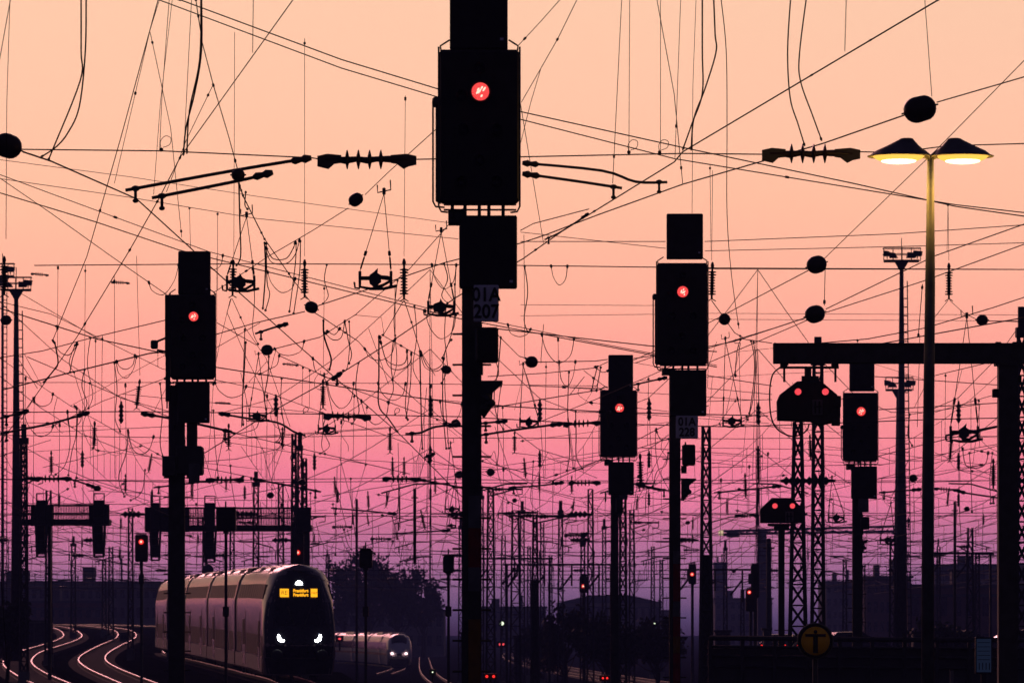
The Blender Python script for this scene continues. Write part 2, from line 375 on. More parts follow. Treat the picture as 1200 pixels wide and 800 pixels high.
for ci in range(5):
    s0 = ci*(CL+.6)+(3.2 if ci == 0 else 0); s1 = ci*(CL+.6)+CL
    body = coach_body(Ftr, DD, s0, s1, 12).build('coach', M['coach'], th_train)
    window_set(body, Ftr, s0 if ci else 0.2, s1, ci == 0)
    for sgn in (-1, 1):
        patch(Ftr, s0+.05, s1-.05, (sgn*1.403,.42), (sgn*1.403,.98), .004, .01, 8).build('lower_stripe', M['coachlow'], body)
    rr = MB(); k = s0+.8                                   # ribbed roof skin and vents
    for xx in (-.95,-.6,-.25,.25,.6,.95):
        z = interp([(0,4.63),(.45,4.58),(.8,4.46),(1.05,4.28)], abs(xx))
        rr.tube([Ftr(s0+.1+(s1-s0-.2)*i/8, xx, z+.012) for i in range(9)], .02, 5)
    rr.build('roof_rib', M['coachroof'], body)
    for q, (sa, sb, h) in enumerate(((s0+2.2, s0+4.6, .07), (s1-4.2, s1-1.0, .12), (s0+12, s0+13.2, .1))):
        b = MB()
        pts = []
        for s in (sa, sb):
            for x, z in ((-1.0,4.32),(-.86,4.44+h),(.86,4.44+h),(1.0,4.32)): pts.append(Ftr(s, x, z))
        b.add(pts, [(0,1,2,3),(7,6,5,4),(0,4,5,1),(1,5,6,2),(2,6,7,3)]); b.build('roof_unit', M['coachroof'] if q == 2 else M['under'], body)
    for bs in (s0+3, s1-3):                                # bogies
        b = MB()
        for e in (-1.25, 1.25):
            for sgn in (-1, 1):
                c = Ftr(bs+e, sgn*.75, .46); ax = (Ftr(bs+e, sgn*1.0, .46)-c).normalized()
                b.lathe(c-ax*.06*0, ax, [(-.07,.42),(-.02,.46),(.06,.46),(.07,.4)], 16)
        for sgn in (-1, 1):
            b.tube([Ftr(bs-1.7, sgn*1.02, .5), Ftr(bs-.6, sgn*1.02, .4), Ftr(bs+.6, sgn*1.02, .4), Ftr(bs+1.7, sgn*1.02, .5)], .1, 6)
        b.build('bogie', M['under'], body)
    b = MB(); vs = [Ftr(s, x, z) for s in (s0+5.2, s1-5.2) for x, z in ((-1.25,.34),(1.25,.34),(1.15,.2),(-1.15,.2))]
    b.add(vs, [(0,1,2,3),(7,6,5,4),(0,4,5,1),(1,5,6,2),(2,6,7,3),(3,7,4,0)]); b.build('underframe', M['under'], body)
    if ci:
        coach_body(Ftr, [(x*.86, .5+(z-.35)*.9) for x, z in DD], s0-.62, s0+.02, 1).build('gangway', M['rubber'], th_train)
# cab nose
def hwz(z):
    tab = [(.35,1.35),(.6,1.40),(2.9,1.40),(3.2,1.39),(4.0,1.20),(4.28,1.05),(4.46,.8),(4.58,.45),(4.63,0)]
    return interp(tab, z)
def hwn(z): return hwz(z)*(1-.20*sst(2.0, 4.4, z)-.05*sst(1.2, .3, z))
def yoff(u, z):
    sl_ = (1.5-z)*.16 if z < 1.5 else .30*(z-1.5)**1.25
    return sl_+.75*abs(u)**3.0
zs = [.35,.6,.9,1.2,1.5,1.8,2.1,2.4,2.7,2.9,3.2,3.5,3.8,4.0,4.14,4.28,4.46,4.58,4.63]
usn = [-1,-.96,-.88,-.76,-.6,-.4,-.2,0,.2,.4,.6,.76,.88,.96,1]
b = MB(); vs = []; fs = []; nU = len(usn)
for z in zs:
    for u in usn: vs.append(Ftr(yoff(u, z), hwn(z)*u, z))
for i in range(len(zs)-1):
    for j in range(nU-1): fs.append((i*nU+j, i*nU+j+1, (i+1)*nU+j+1, (i+1)*nU+j))
nb = len(vs)
for i, z in enumerate(zs):
    vs.append(Ftr(3.2, -hwz(z), z)); vs.append(Ftr(3.2, hwz(z), z))
for i in range(len(zs)-1):
    fs.append((i*nU, (i+1)*nU, nb+2*(i+1), nb+2*i)); fs.append((i*nU+nU-1, nb+2*i+1, nb+2*(i+1)+1, (i+1)*nU+nU-1))
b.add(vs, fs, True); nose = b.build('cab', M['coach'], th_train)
def nose_patch(z0, z1, uf, off, n=8, m=12):
    b = MB(); vs = []; fs = []
    for i in range(n+1):
        z = z0+(z1-z0)*i/n; ua = uf(z)
        for j in range(m+1):
            u = -ua+2*ua*j/m; vs.append(Ftr(yoff(u, z)-off, hwn(z)*u, z))
    for i in range(n):
        for j in range(m): a = i*(m+1)+j; fs.append((a, a+1, a+m+2, a+m+1))
    return b.add(vs, fs, True)
nose_patch(.4, 1.02, lambda z: .95, .012).build('lower_apron', M['under'], nose)
nose_patch(1.03, 4.4, lambda z: interp([(1,.92),(1.6,.94),(2.6,.965),(3.6,.96),(4.2,.92),(4.4,.84)], z), .010, 16).build('front_mask', M['coachdark'], nose)
ws = nose_patch(2.25, 3.55, lambda z: .74, .024, 8); wsp = ws.build('windscreen', M['glass'], nose)
def npoly(pts, off, th, name, m, par):
    b = MB(); n = len(pts); vs = []
    for dd in (-off-th, -off):
        for x, z in pts: vs.append(Ftr(yoff(x/hwn(z), z)+dd, x, z))
    fs = [tuple(range(n)), tuple(reversed(range(n, 2*n)))]+[(i, i+n, (i+1) % n+n, (i+1) % n) for i in range(n)]
    return b.add(vs, fs).build(name, m, par)
for sgn in (-1, 1):
    b = MB()
    for x_, z_, rx_, rz_ in ((.80,1.84,.055,.10),(.76,1.74,.075,.075),(.67,1.69,.10,.05)):
        b.ball(Ftr(yoff(x_/1.35, z_)-.03, sgn*x_, z_), rx_, .05, rz_, 12)
    b.build('headlight', M['head'], nose)
    npoly([(sgn*x, z) for x, z in ((.92,1.56),(.6,1.48),(.6,1.42),(.92,1.46))][::sgn], .02, .02, 'tail_light_glass', M['glass'], nose)
npoly([(.14*math.cos(a), 3.85+.15*math.sin(a)) for a in [math.pi*k/10 for k in range(11)]], .03, .02, 'upper_headlight', M['head'], nose)
dsp = npoly([(-.78,3.36),(.72,3.36),(.72,3.70),(-.78,3.70)], .04, .03, 'destination_display', M['ink'], nose)
b = MB(); c = Ftr(-.25, 0, .62)
b.box((c.x-.16, c.y-.35, c.z-.14), (c.x+.16, c.y+.5, c.z+.14)); b.box((c.x-.24,c.y-.5,c.z-.2),(c.x+.24,c.y-.34,c.z+.2)); b.build('coupler', M['under'], nose)
for sgn in (-1, 1):
    b = MB(); c = Ftr(yoff(.62,1.1)-.3, sgn*.87, 1.12); b.lathe(c, (0,1,0), [(0,.2),(.05,.24),(.1,.1),(.5,.1)], 14); b.build('buffer', M['under'], nose)
    b = MB(); p0 = Ftr(.35, sgn*.25, 2.3); p1 = Ftr(yoff(.3,2.9)-.05, sgn*.45, 3.0); p0 = Ftr(yoff(.2,2.3)-.05, sgn*.2, 2.3); b.tube([p0, p1], .018, 5); b.build('wiper', M['ink'], wsp)

def text(s, parent, loc, size, m, name='lettering', rot=None, ext=.004, sx=1.0, bold=0.0):
    cu = bpy.data.curves.new('lettering', 'FONT'); cu.body = s; cu.size = size; cu.extrude = ext; cu.align_x = 'CENTER'; cu.align_y = 'CENTER'; cu.offset = bold
    to = bpy.data.objects.new('tmp_text', cu); C.objects.link(to)
    bpy.context.view_layer.update(); dg = bpy.context.evaluated_depsgraph_get()
    me = bpy.data.meshes.new_from_object(to.evaluated_get(dg)); C.objects.unlink(to); bpy.data.objects.remove(to)
    mt = Matrix.Translation(Vector(loc)) @ (rot or Matrix.Rotation(R(90), 4, 'X')) @ Matrix.Diagonal((sx,1,1,1))
    me.transform(mt); off = ident(parent); me.transform(Matrix.Translation(-off)); me.materials.clear(); me.materials.append(m)
    o = bpy.data.objects.new(name, me); C.objects.link(o); o.parent = parent; OFF[o.name] = off; return o
hd = math.atan2(-(Ftr(1,0,0)-Ftr(0,0,0)).x, (Ftr(1,0,0)-Ftr(0,0,0)).y)
rt = Matrix.Rotation(hd, 4, 'Z') @ Matrix.Rotation(R(90-20), 4, 'X')
yy = yoff(.3, 3.53)-.11
for s, x, z, sz in (('Frankfurt', .06, 3.61, .17), ('Frankfurt', .06, 3.45, .17)):
    text(s, dsp, Ftr(yy, x, z), sz, M['amberled'], rot=rt, bold=.007, sx=.92)
for s, xa, xb, sz in (('RE', -.74, -.40, .24), ('Hbf', .45, .71, .15)):
    sb = npoly([(xa,3.37),(xb,3.37),(xb,3.69),(xa,3.69)], .075, .02, 'lit_field', M['amberled'], dsp)
    text(s, sb, Ftr(yoff(.35,3.53)-.14, (xa+xb)/2, 3.53), sz, M['ink'], rot=rt, bold=-.002)

# high speed train
HP = [(-1.35,.3),(-1.47,1.0),(-1.47,2.1),(-1.36,3.0),(-1.1,3.55),(-.6,3.82),(0,3.88),(.6,3.82),(1.1,3.55),(1.36,3.0),(1.47,2.1),(1.47,1.0),(1.35,.3)]
th_ice = thing('high_speed_train', 'small white high speed train with two pale headlights beside the larger train', 'train', IT[10])
SI = sum((b-a).length for a, b in zip(IT[:10], IT[1:11]))
def Fice(s, x, z):
    p, t = frame(IT, SI+s); sd = Vector((t.y, -t.x, 0)).normalized(); return p+sd*x+Vector((0,0,z))
# nose: rings shrink and drop towards the tip
ns = [(0,.22,.10,1.25),(.2,.60,.30,1.2),(.6,.82,.48,1.1),(1.3,.93,.68,.9),(2.2,.98,.86,.62),(3.6,1,.96,.4),(5.2,1,1,.3)]
b = MB(); vs = []; fs = []; m = len(HP)
for s, kx, kz, zb in ns:
    for x, z in HP: vs.append(Fice(s, x*kx, zb+(z-.3)*kz))
for i in range(len(ns)-1):
    for k in range(m-1): fs.append((i*m+k, i*m+k+1, (i+1)*m+k+1, (i+1)*m+k))
fs.append(tuple(range(m))); b.add(vs, fs, True); icn = b.build('nose', M['icew'], th_ice)
b = MB(); vs = []; fs = []                                  # windscreen band wrapped over the nose
for s, kx, kz, zb in [(.62,.78,.49,1.13),(1.3,.86,.70,.92),(2.2,.89,.87,.64),(2.9,.89,.92,.53)]:
    for x, z in HP[3:10]: vs.append(Fice(s-.02, x*kx*.93, zb+(z-.3)*kz+.02))
for i in range(3):
    for k in range(6): fs.append((i*7+k, i*7+k+1, (i+1)*7+k+1, (i+1)*7+k))
b.add(vs, fs, True); b.build('windscreen', M['glass'], icn)
for sgn in (-1, 1):
    b = MB(); b.ball(Fice(.12, sgn*.82, 1.62), .15, .12, .13); b.build('headlight', M['pink'], icn)
b = MB(); b.ball(Fice(1.95, 0, 3.3), .1, .1, .05); b.build('upper_headlight', M['pink'], icn)
b = MB(); b.add([Fice(s, x, z) for s in (.8, 5) for x, z in ((-1.1,.3),(1.1,.3),(1.1,1.0),(-1.1,1.0))], [(0,1,2,3),(7,6,5,4),(0,4,5,1),(1,5,6,2),(2,6,7,3),(3,7,4,0)]); b.build('underframe', M['under'], icn)
for ci in range(5):
    s0 = 5.2+ci*24.5; s1 = s0+24.1
    body = coach_body(Fice, HP, s0, s1, 8).build('coach', M['icew'], th_ice)
    for sgn in (-1, 1):
        patch(Fice, s0+(0 if ci else 1), s1-.2, (sgn*1.472,2.0), (sgn*1.38,2.85), .01, .02, 6).build('window_band', M['glass'], body)
        patch(Fice, s0+.1, s1-.1, (sgn*1.476,1.35), (sgn*1.476,1.6), .006, .01, 6).build('red_stripe', M['coachred'], body)
    b = MB(); b.add([Fice(s, x, z) for s in (s0+4, s0+14) for x, z in ((-.9,3.6),(-.75,4.02),(.75,4.02),(.9,3.6))], [(0,1,2,3),(7,6,5,4),(0,4,5,1),(1,5,6,2),(2,6,7,3)]); b.build('roof_fairing', M['coachroof'], body)
    b = MB()
    for e in (s0+2.5, s1-2.5):
        for w in (-1.2, 1.2):
            for sgn in (-1, 1):
                c = Fice(e+w, sgn*.75, .45); b.lathe(c, (1,0,0), [(-.06,.4),(.06,.45)], 12)
    b.build('bogie', M['under'], body)
#@@PART2

# ------------------------------------------------------------------ main signals
def rnd_rows(px):
    q = random.Random(int(px)); return [(q.uniform(-.5,-.2), q.uniform(-.35,-.1), q.uniform(.2,.4)), (q.uniform(-.1,.1), q.uniform(-.3,0), .34), (q.uniform(.2,.45), q.uniform(-.1,.25), .32), (q.uniform(.1,.3), .4, .2), (-.25, q.uniform(.1,.3), .22), (q.uniform(-.1,.3), -.55, .18)]
def lamp_part(px, py, Y, r, par, m, core=None):
    c = P(px, py, Y); rr = r*mpp(Y)
    b = MB(); b.lathe(c+Vector((0,.03,0)), (0,-1,0), [(0,rr*1.3),(.09,rr*1.32),(.10,rr*1.1),(.06,rr*1.05),(.05,rr*.9)], 20)
    ring = b.build('lamp_housing', M['black'], par)
    b = MB(); b.lathe(c+Vector((0,.0,0)), (0,-1,0), [(0,rr),(.09,rr),(.105,rr*.8),(.112,rr*.4),(.114,.001)], 24)
    b.build('lens', m, ring)
    if core:
        for dx, dz, l in core:
            q = c+Vector((dx*rr, -.115, dz*rr)); b = MB(); b.ball(q, rr*l, .02, rr*.12, 8, axis=(.55, 0, .84)); b.build('led_row', M['redcore'], ring)
def hoop(b, pts, Y, r=.011): b.tube([P(x, y, Y+dy) for x, y, dy in pts], r, 5)
def signal(label, Y, hood, main, low, mast, lens, plate=None, txt=None, boxr=None, brk=None, side_rail=None, gap=None, extra=None, base_board=True, group='tall red light signals'):
    xm = (mast[0]+mast[1])/2; g = P(xm, 740, Y); base = (g.x, Y+.35, gz(g.x, Y))
    t = thing('railway_signal', label, 'signal', base, group)
    s = 1/mpp(Y); u = (main[2]-main[0])/93.0               # u: size of this one against the tallest one
    zb = gz(g.x, Y); hw = (mast[1]-mast[0])/2*mpp(Y); top = P(xm, low[1]+6*u, Y).z
    b = MB()                                               # mast: H section
    b.box((g.x-hw, Y+.25, zb), (g.x+hw, Y+.30, top)); b.box((g.x-hw, Y+.46, zb), (g.x+hw, Y+.51, top)); b.box((g.x-hw*.2, Y+.302, zb), (g.x+hw*.2, Y+.458, top))
    b.box((g.x-hw*1.5, Y+.15, zb-.2), (g.x+hw*1.5, Y+.6, zb+.12)); b.build('mast', M['steel'], t)
    b = MB(); b.cham(*main, Y, .16, c=.03)
    n = 7
    x0, y0, x1, y1 = main
    for k in range(n):                                     # edge bolts and hinges
        yy_ = y0+(y1-y0)*(k+.5)/n
        for xx in (x0-.8*u, x1-.6*u): b.pbox(xx, yy_-1.6*u, xx+1.5*u, yy_+1.6*u, Y, .07, .04)
    mn = b.build('signal_screen', M['black'], t)
    b = MB(); b.cham(*hood, Y, .22, .05, c=.015)
    hx0, hy0, hx1, hy1 = hood
    b.pbox(hx0+2*u, hy0+3*u, hx1-2*u, hy0+6*u, Y, .02, .03); hd_ = b.build('upper_indicator', M['black'], t)
    b = MB(); b.pbox(hx1-9*u, hy1-13*u, hx1-5*u, hy1-10*u, Y, .012, .038); b.build('type_mark', M['plate'], hd_)
    b = MB(); b.cham(*low, Y, .22, .04, c=.015); lw = b.build('lower_indicator', M['black'], t)
    b = MB(); b.pbox(low[2]-9*u, low[3]-9*u, low[2]-5*u, low[3]-6*u, Y, .012, .028); b.build('type_mark', M['plate'], lw)
    # handrails and service cage
    b = MB()
    for sx, a in ((-1, x0), (1, x1)):
        hoop(b, [(a-sx*2*u, y0+3*u, .05), (a-sx*1*u, y0-4*u, .05), (a-sx*12*u, y0-11*u, .05)], Y)
        hoop(b, [(a+sx*1.0*u, y0-3*u, .05), (a+sx*1.0*u, y1+4*u, .05), (a-sx*2*u, y1+10*u, .05), (a-sx*10*u, y1+11*u, .05)], Y, .012)
    for q in (2, 8): hoop(b, [(x0+5*u, y1+q*u, .1), (x1-3*u, y1+q*u, .1)], Y, .012)
    for q in (.16,.32,.5,.62,.8): hoop(b, [(x0+(x1-x0)*q, y1-2*u, .12), (x0+(x1-x0)*q, low[1]+3*u, .12)], Y, .022)
    b.pbox(x0+10*u, y1+8*u, x0+(x1-x0)*.32, low[1]+8*u, Y, .5, .12)
    b.build('service_cage', M['steel'], t)
    if side_rail:
        b = MB(); sx, a0, a1 = side_rail
        hoop(b, [(x0, a0, .06), (sx, a0, .06), (sx, a1, .06), (sx+3*u, a1+6*u, .06), (x0+6*u, a1+7*u, .06)], Y, .012)
        hoop(b, [(x0+2*u, a0, .2), (sx+4.5*u, a0, .2), (sx+4.5*u, a1, .2), (x0+2*u, a1+2*u, .2)], Y, .016)
        b.cham(sx-1*u, a0-5*u, x0+1*u, a0+5*u, Y, .3, .05, c=.02); b.build('side_handrail', M['steel'], t)
    # bolts up the middle part
    lamp_part(lens[0], lens[1], Y, lens[2], mn, M['redlamp'], rnd_rows(px=lens[0]))
    for k, (fx, fy) in enumerate(((.5,.12),(.28,.30),(.72,.52),(.3,.52),(.5,.72),(.28,.86),(.72,.86))):
        c = P(x0+(x1-x0)*fx, y0+(y1-y0)*fy, Y); rr = 6*u*mpp(Y); b = MB(); b.lathe(c+Vector((0,.02,0)), (0,-1,0), [(0,rr*1.2),(.07,rr*1.2),(.072,rr),(.03,rr*.9),(.02,0.001)], 14); b.build('unlit_lens', M['glass'], mn)
    if plate:
        b = MB(); b.cham(*plate, Y, .03, -.02, c=.012); pl = b.build('number_plate', M['plate'] if txt else M['grey'], t)
        px0, py0, px1, py1 = plate
        if txt:
            h = (py1-py0)*mpp(Y)
            for i, tx in enumerate(txt):
                c = P((px0+px1)/2, py0+(py1-py0)*(.27+.46*i), Y-.027); text(tx, pl, c, h*.52, M['ink'], bold=.004, sx=.9)
    if boxr:
        b = MB(); x0b, y0b, x1b, y1b = boxr
        b.cham(x0b, y0b, x1b, y1b, Y, .25, .02, c=.02); b.pbox(x0b+4*u, y0b-5*u, x0b+7*u, y0b, Y, .03, .1); bo = b.build('control_box', M['black'], t)
        b = MB(); b.pbox(x0b-1.4*u, y0b+2*u, x0b+.6*u, y1b-2*u, Y, .03, -.012); b.build('painted_lit_edge', M['grey'], bo)  # paler grey strip stands in for light catching the box's left edge
        b = MB(); b.pbox(x0b-2*u, y1b, x0b+8*u, y1b+14*u, Y, .1, .2); b.build('box_bracket', M['steel'], t)
    if brk:
        xb0, yb0, xb1, yb1 = brk
        b = MB(); a = [P(xb0, yb1, Y), P(xb0, yb0, Y), P(xb1, yb0, Y), P(xb1, yb0+3*u, Y), P(xb0+(xb1-xb0)*.55, yb0+(yb1-yb0)*.35, Y), P(xb0+(xb1-xb0)*.5, yb0+(yb1-yb0)*.8, Y), P(xb0+4*u, yb1+5*u, Y)]
        b.prism([(p.x, p.z) for p in a], Y+.15, Y+.4)
        for f, yq in ((.3,.55),(.45,.7),(.2,.85)): b.ball(P(xb0+(xb1-xb0)*f, yb0+(yb1-yb0)*yq, Y+.12), .06, .06, .05)
        b.build('foot_bracket', M['steel'], t)
    if extra: extra(t, u)
    # red white mast boards
    if base_board:
        for k, (q0, q1, m_) in enumerate(base_board): 
            b = MB(); w = hw*s*.62; xo = xm+(mast[1]-mast[0])*.14
            b.pbox(xo-w, q0, xo+w, q1, Y, .012, .234); b.build('mast_board', m_, t)
    b = MB()                                               # climbing rungs
    z = zb+2
    while z < top-1.2:
        for sx in (-1, 1): b.tube([(g.x+sx*hw*.9, Y+.5, z), (g.x+sx*(hw*.9+.12), Y+.52, z)], .012, 4)
        z += .35
    b.build('climbing_rungs', M['steel'], t)
    return t
S1 = signal('tallest black signal in the middle foreground with red light and number plate 01A 207', 64.5, (527,-62,595,57), (515,58,608,238), (538,252,606,337), (541,564), (563,108,10.2),
   (555,334,584.5,377), ('01A','207'), (558,383,584,424), (563,445,589,484), (507.5,118,236), base_board=[(580,618,M['grey']),(618,664,M['stripe']),(664,692,M['grey']),(725,800,M['ochre']),(800,900,M['stripe'])])
def s2x(t, u):
    Y = 103
    b = MB(); b.cham(193,345,199.5,418,Y,.3,.05,c=.01); b.pbox(193.5,418,199,470,Y,.1,.1); b.pbox(194.5,470,196,478,Y,.05,.1); b.build('side_screen', M['black'], t)
    b = MB(); b.pbox(218,495,230,560,Y,.2,.2); b.cham(190,534,206,558,Y,.4,.0,c=.02); b.cham(205,522,237,556,Y,.5,.1,c=.03); b.pbox(208,514,216,526,Y,.2,.2); b.pbox(236,528,238,545,Y,.2,.2); b.build('head_bracket', M['steel'], t)
    b = MB(); b.cham(176,398,184,408,Y,.2,.1,c=.02); b.tube([P(184,400,Y+.2),P(194,396,Y+.2)],.02); b.tube([P(184,410,Y+.2),P(194,412,Y+.2)],.02); b.build('side_fitting', M['steel'], t)
S2 = signal('black red light signal on the left with a wide mast and offset head', 103, (208.5,294,246,345), (199,345,252,443), (208,447,245,495), (196.5,215), (227,371,5.4),
   (221,543,234,566), None, None, None, None, extra=s2x, base_board=[])
S3 = signal('black red light signal with number plate 01A 228 right of the tallest signal', 100, (781.5,250,824,303), (770,308,829,427), (785,433,828,487), (785,798), (800,342,6.3),
   (792,487,818,513.5), ('01A','228'), (800,520.5,815,545), (799,560,816,583), (765.5,347,426), base_board=[(645,660,M['grey']),(660,704,M['stripe']),(704,722,M['grey']),(722,745,M['stripe']),(745,765,M['ochre']),(765,800,M['stripe'])])
S4 = signal('smaller black signal with red light just left of the 01A 228 signal', 146, (713,415.5,742,457), (704,457,746,535), (713,541,743,579.5), (716,725), (726,478,5),
   None, None, (722,583,730,600), None, (702,482,532), base_board=[])
S5 = signal('black signal with red light hanging low behind the gantry beam on the right', 143, (996,420,1025,458), (988.5,460,1028.5,540), (998,546,1028,584), (1000,1011.5), (1009,482,5),
   (1006,584,1018,600), None, (1009,605,1019,620), (1008,632,1018,646), (986,500,536), base_board=[])

# ------------------------------------------------------------------ octagonal shunting signals
def shunt(t, Y, pts, lamps, r, emblem=None):
    pp = [P(x, y, Y) for x, y in pts]
    b = MB(); b.prism([(p.x, p.z) for p in pp], Y, Y+.2, .02)
    hs = b.build('signal_head', M['black'], t)
    for x, y in lamps: lamp_part(x, y, Y, r, hs, M['dwarf'])
    if emblem:
        b = MB(); b.pbox(*emblem, Y, .02, -.012); e = b.build('number_plate', M['grey'], hs)
        x0, y0, x1, y1 = emblem
        b = MB()
        for i in range(2):
            b.pbox(x0+(x1-x0)*(.2+.4*i), y0+(y1-y0)*.1, x0+(x1-x0)*(.36+.4*i), y0+(y1-y0)*.9, Y, .005, -.018)
        b.pbox(x0+(x1-x0)*.12, y0+(y1-y0)*.42, x0+(x1-x0)*.88, y0+(y1-y0)*.52, Y, .006, -.0185)
        b.build('plate_marks', M['ink'], e)
    return hs
# overhead gantry on the right
Yg = 90; a = P(1181, 740, Yg); zg = gz(a.x, Yg)
t = thing('signal_gantry', 'black steel gantry beam with one thick post at the right edge', 'gantry', (a.x, Yg, zg))
b = MB(); b.cham(907, 403, 1300, 424, Yg, .35, c=.012)
for x0 in (907, 1290): b.pbox(x0, 401.5, x0+2, 425, Yg, .37, -.01)
b.pbox(907, 401.8, 1300, 403.2, Yg, .42, -.03); b.pbox(907, 423.8, 1300, 425, Yg, .42, -.03); b.build('beam', M['steel'], t)
b = MB(); b.cham(1170.5, 424, 1193, 740+(CAMH-zg)/mpp(Yg), Yg, .3, .02, c=.012); b.pbox(1167, 424, 1196, 428, Yg, .4, -.02)
b.pbox(1168, 402.5, 1174, 400, Yg, .2, .1); b.pbox(1188, 402.5, 1193, 400, Yg, .2, .1); b.build('post', M['steel'], t)
b = MB(); b.cham(1164, 455, 1171, 465, Yg, .15, .1, c=.01); b.pbox(1193, 440, 1198, 447, Yg, .1, .1); b.build('cable_box', M['black'], t)
t = thing('shunting_signal', 'wide six sided black signal with two red lights, hung under the gantry beam', 'signal', P(948, 498, Yg), 'shunting signals with two red lights')
shunt(t, Yg-.1, [(911,492.5),(910.5,470),(914,462),(934,446.5),(962,446),(981,462),(985,470),(985,490),(977,495),(960,499),(950,494)], [(935,459),(967,459)], 3.8, (952,468,964,486))
b = MB(); b.cham(975,464,985,477,Yg,.1,-.16,c=.01); b.cham(974,488,984,499,Yg,.1,-.16,c=.01); b.build('side_plate', M['black'], t)
b = MB()
for x in (919, 979): b.cham(x-4, 425, x+4, 431, Yg, .25, .02, c=.01); b.tube([P(x, 428, Yg+.1), P(x, 447.5, Yg+.1)], .018)
b.tube([P(914, 430.5, Yg+.1), P(983, 430.5, Yg+.1)], .02); b.cham(943.5, 430, 951, 446, Yg, .15, .05, c=.01); b.pbox(940,440,960,446.5,Yg,.1,.1); b.build('hanger_bracket', M['steel'], t)
b = MB(); b.tube(smoothpts([P(x, y, Yg+.05) for x, y in ((924,427),(915,430),(906,438),(902.5,452),(902,470),(903.5,487),(908,499),(917,507),(929,511),(940,508),(946,503),(948,497))], 4), .012, 6); b.build('supply_cable', M['rubber'], t)
Yo = 130; a = P(916, 740, Yo)
t = thing('shunting_signal', 'six sided black signal with two red lights on its own thin mast', 'signal', (a.x, Yo, gz(a.x, Yo)), 'shunting signals with two red lights')
shunt(t, Yo, [(891,612.5),(891,596),(904.5,583),(928,583),(940,595),(940,612.5)], [(908,592.5),(928.5,592.5)], 3, (920,599,930,611))
b = MB(); g = gz(a.x, Yo); b.box((a.x-.07, Yo+.05, g), (a.x+.07, Yo+.2, P(0, 613, Yo).z)); b.box((a.x-.2, Yo, g-.2), (a.x+.2, Yo+.3, g+.1))
b.cham(900, 613, 933, 616, Yo, .25, .0, c=.01); b.cham(907, 616, 925, 621, Yo, .2, .03, c=.01); b.build('mast', M['steel'], t)
b = MB()
for k in range(14): z = g+.5+k*.18; b.tube([(a.x-.16, Yo+.1, z), (a.x+.16, Yo+.1, z)], .01, 4)
b.build('climbing_rungs', M['steel'], t)

# ------------------------------------------------------------------ lit double street lamp
Yl = 66; xl = 1090.5; a = P(xl, 740, Yl); g = gz(a.x, Yl)
t = thing('street_lamp', 'tall street lamp with two lit yellow heads on one pole', 'street lamp', (a.x, Yl, g))
zt = P(0, 183, Yl).z
xb = P(1087, 740, Yl).x
b = MB(); b.tube([(xb, Yl, g), (xb, Yl, g+1.2), (xb, Yl, g+1.25)], [.095,.09,.078], 16); b.tube([(xb, Yl, g+1.2), P(1087.5, 560, Yl), P(1090, 330, Yl), P(xl, 186, Yl)], [.078,.07,.058,.038], 16); b.build('pole', M['grey'], t)
for sgn in (-1, 1):
    cx = P(xl+sgn*37.5, 183, Yl); k = mpp(Yl); b = MB(); vs = []; fs = []; nn = 24
    rings = [(37,0,0,.40),(36,-.6,0,.39),(29,6,1.2,.30),(19,12,3.2,.20),(9,19,5.6,.11),(7.5,20.3,5.9,.10),(6,20.8,6,.07)]
    for r_, up, shf, ry in rings:
        for q in range(nn):
            an = 2*math.pi*q/nn; vs.append(Vector((cx.x-sgn*shf*k*1.6+math.cos(an)*r_*k, Yl+math.sin(an)*ry, cx.z+max(up,0)*k+(0 if up >= 0 else -.01))))
    for i in range(len(rings)-1):
        for q in range(nn): q2 = (q+1) % nn; fs.append((i*nn+q, i*nn+q2, (i+1)*nn+q2, (i+1)*nn+q))
    fs.append(tuple(range((len(rings)-1)*nn, len(rings)*nn))); b.add(vs, fs, True)
    head = b.build('lamp_shade', M['grey'], t)
    b = MB(); vs = []; fs = []
    rings = [(36,-.3,.36),(31,-3.5,.30),(22,-6.8,.22),(10,-8.3,.12),(1,-8.6,.01)]
    for r_, up, ry in rings:
        for q in range(nn):
            an = 2*math.pi*q/nn; vs.append(Vector((cx.x+math.cos(an)*r_*k*.85, Yl+math.sin(an)*ry, cx.z+up*k)))
    for i in range(len(rings)-1):
        for q in range(nn): q2 = (q+1) % nn; fs.append((i*nn+q, i*nn+q2, (i+1)*nn+q2, (i+1)*nn+q))
    b.add(vs, fs, True); ln = b.build('lens', M['warm'], head); b = MB(); b.ball((cx.x, Yl-.02, cx.z-5.6*k), 21*k, .24, 3.6*k, 16); b.build('bulb', M['bulb'], ln)
    b = MB(); b.tube([P(xl, 186, Yl), P(xl+sgn*8, 180, Yl), P(xl+sgn*20, 178, Yl)], [.035,.045,.05], 8); b.build('arm', M['grey'], t)
    ld = bpy.data.lights.new('lamp_glow', 'POINT'); ld.energy = 42; ld.color = (1,.50,.07); ld.shadow_soft_size = .12
    lo = bpy.data.objects.new('lamp_light', ld); C.objects.link(lo); lo.parent = t; lo.location = Vector((cx.x, Yl, cx.z-.22))-Vector((a.x, Yl, g))

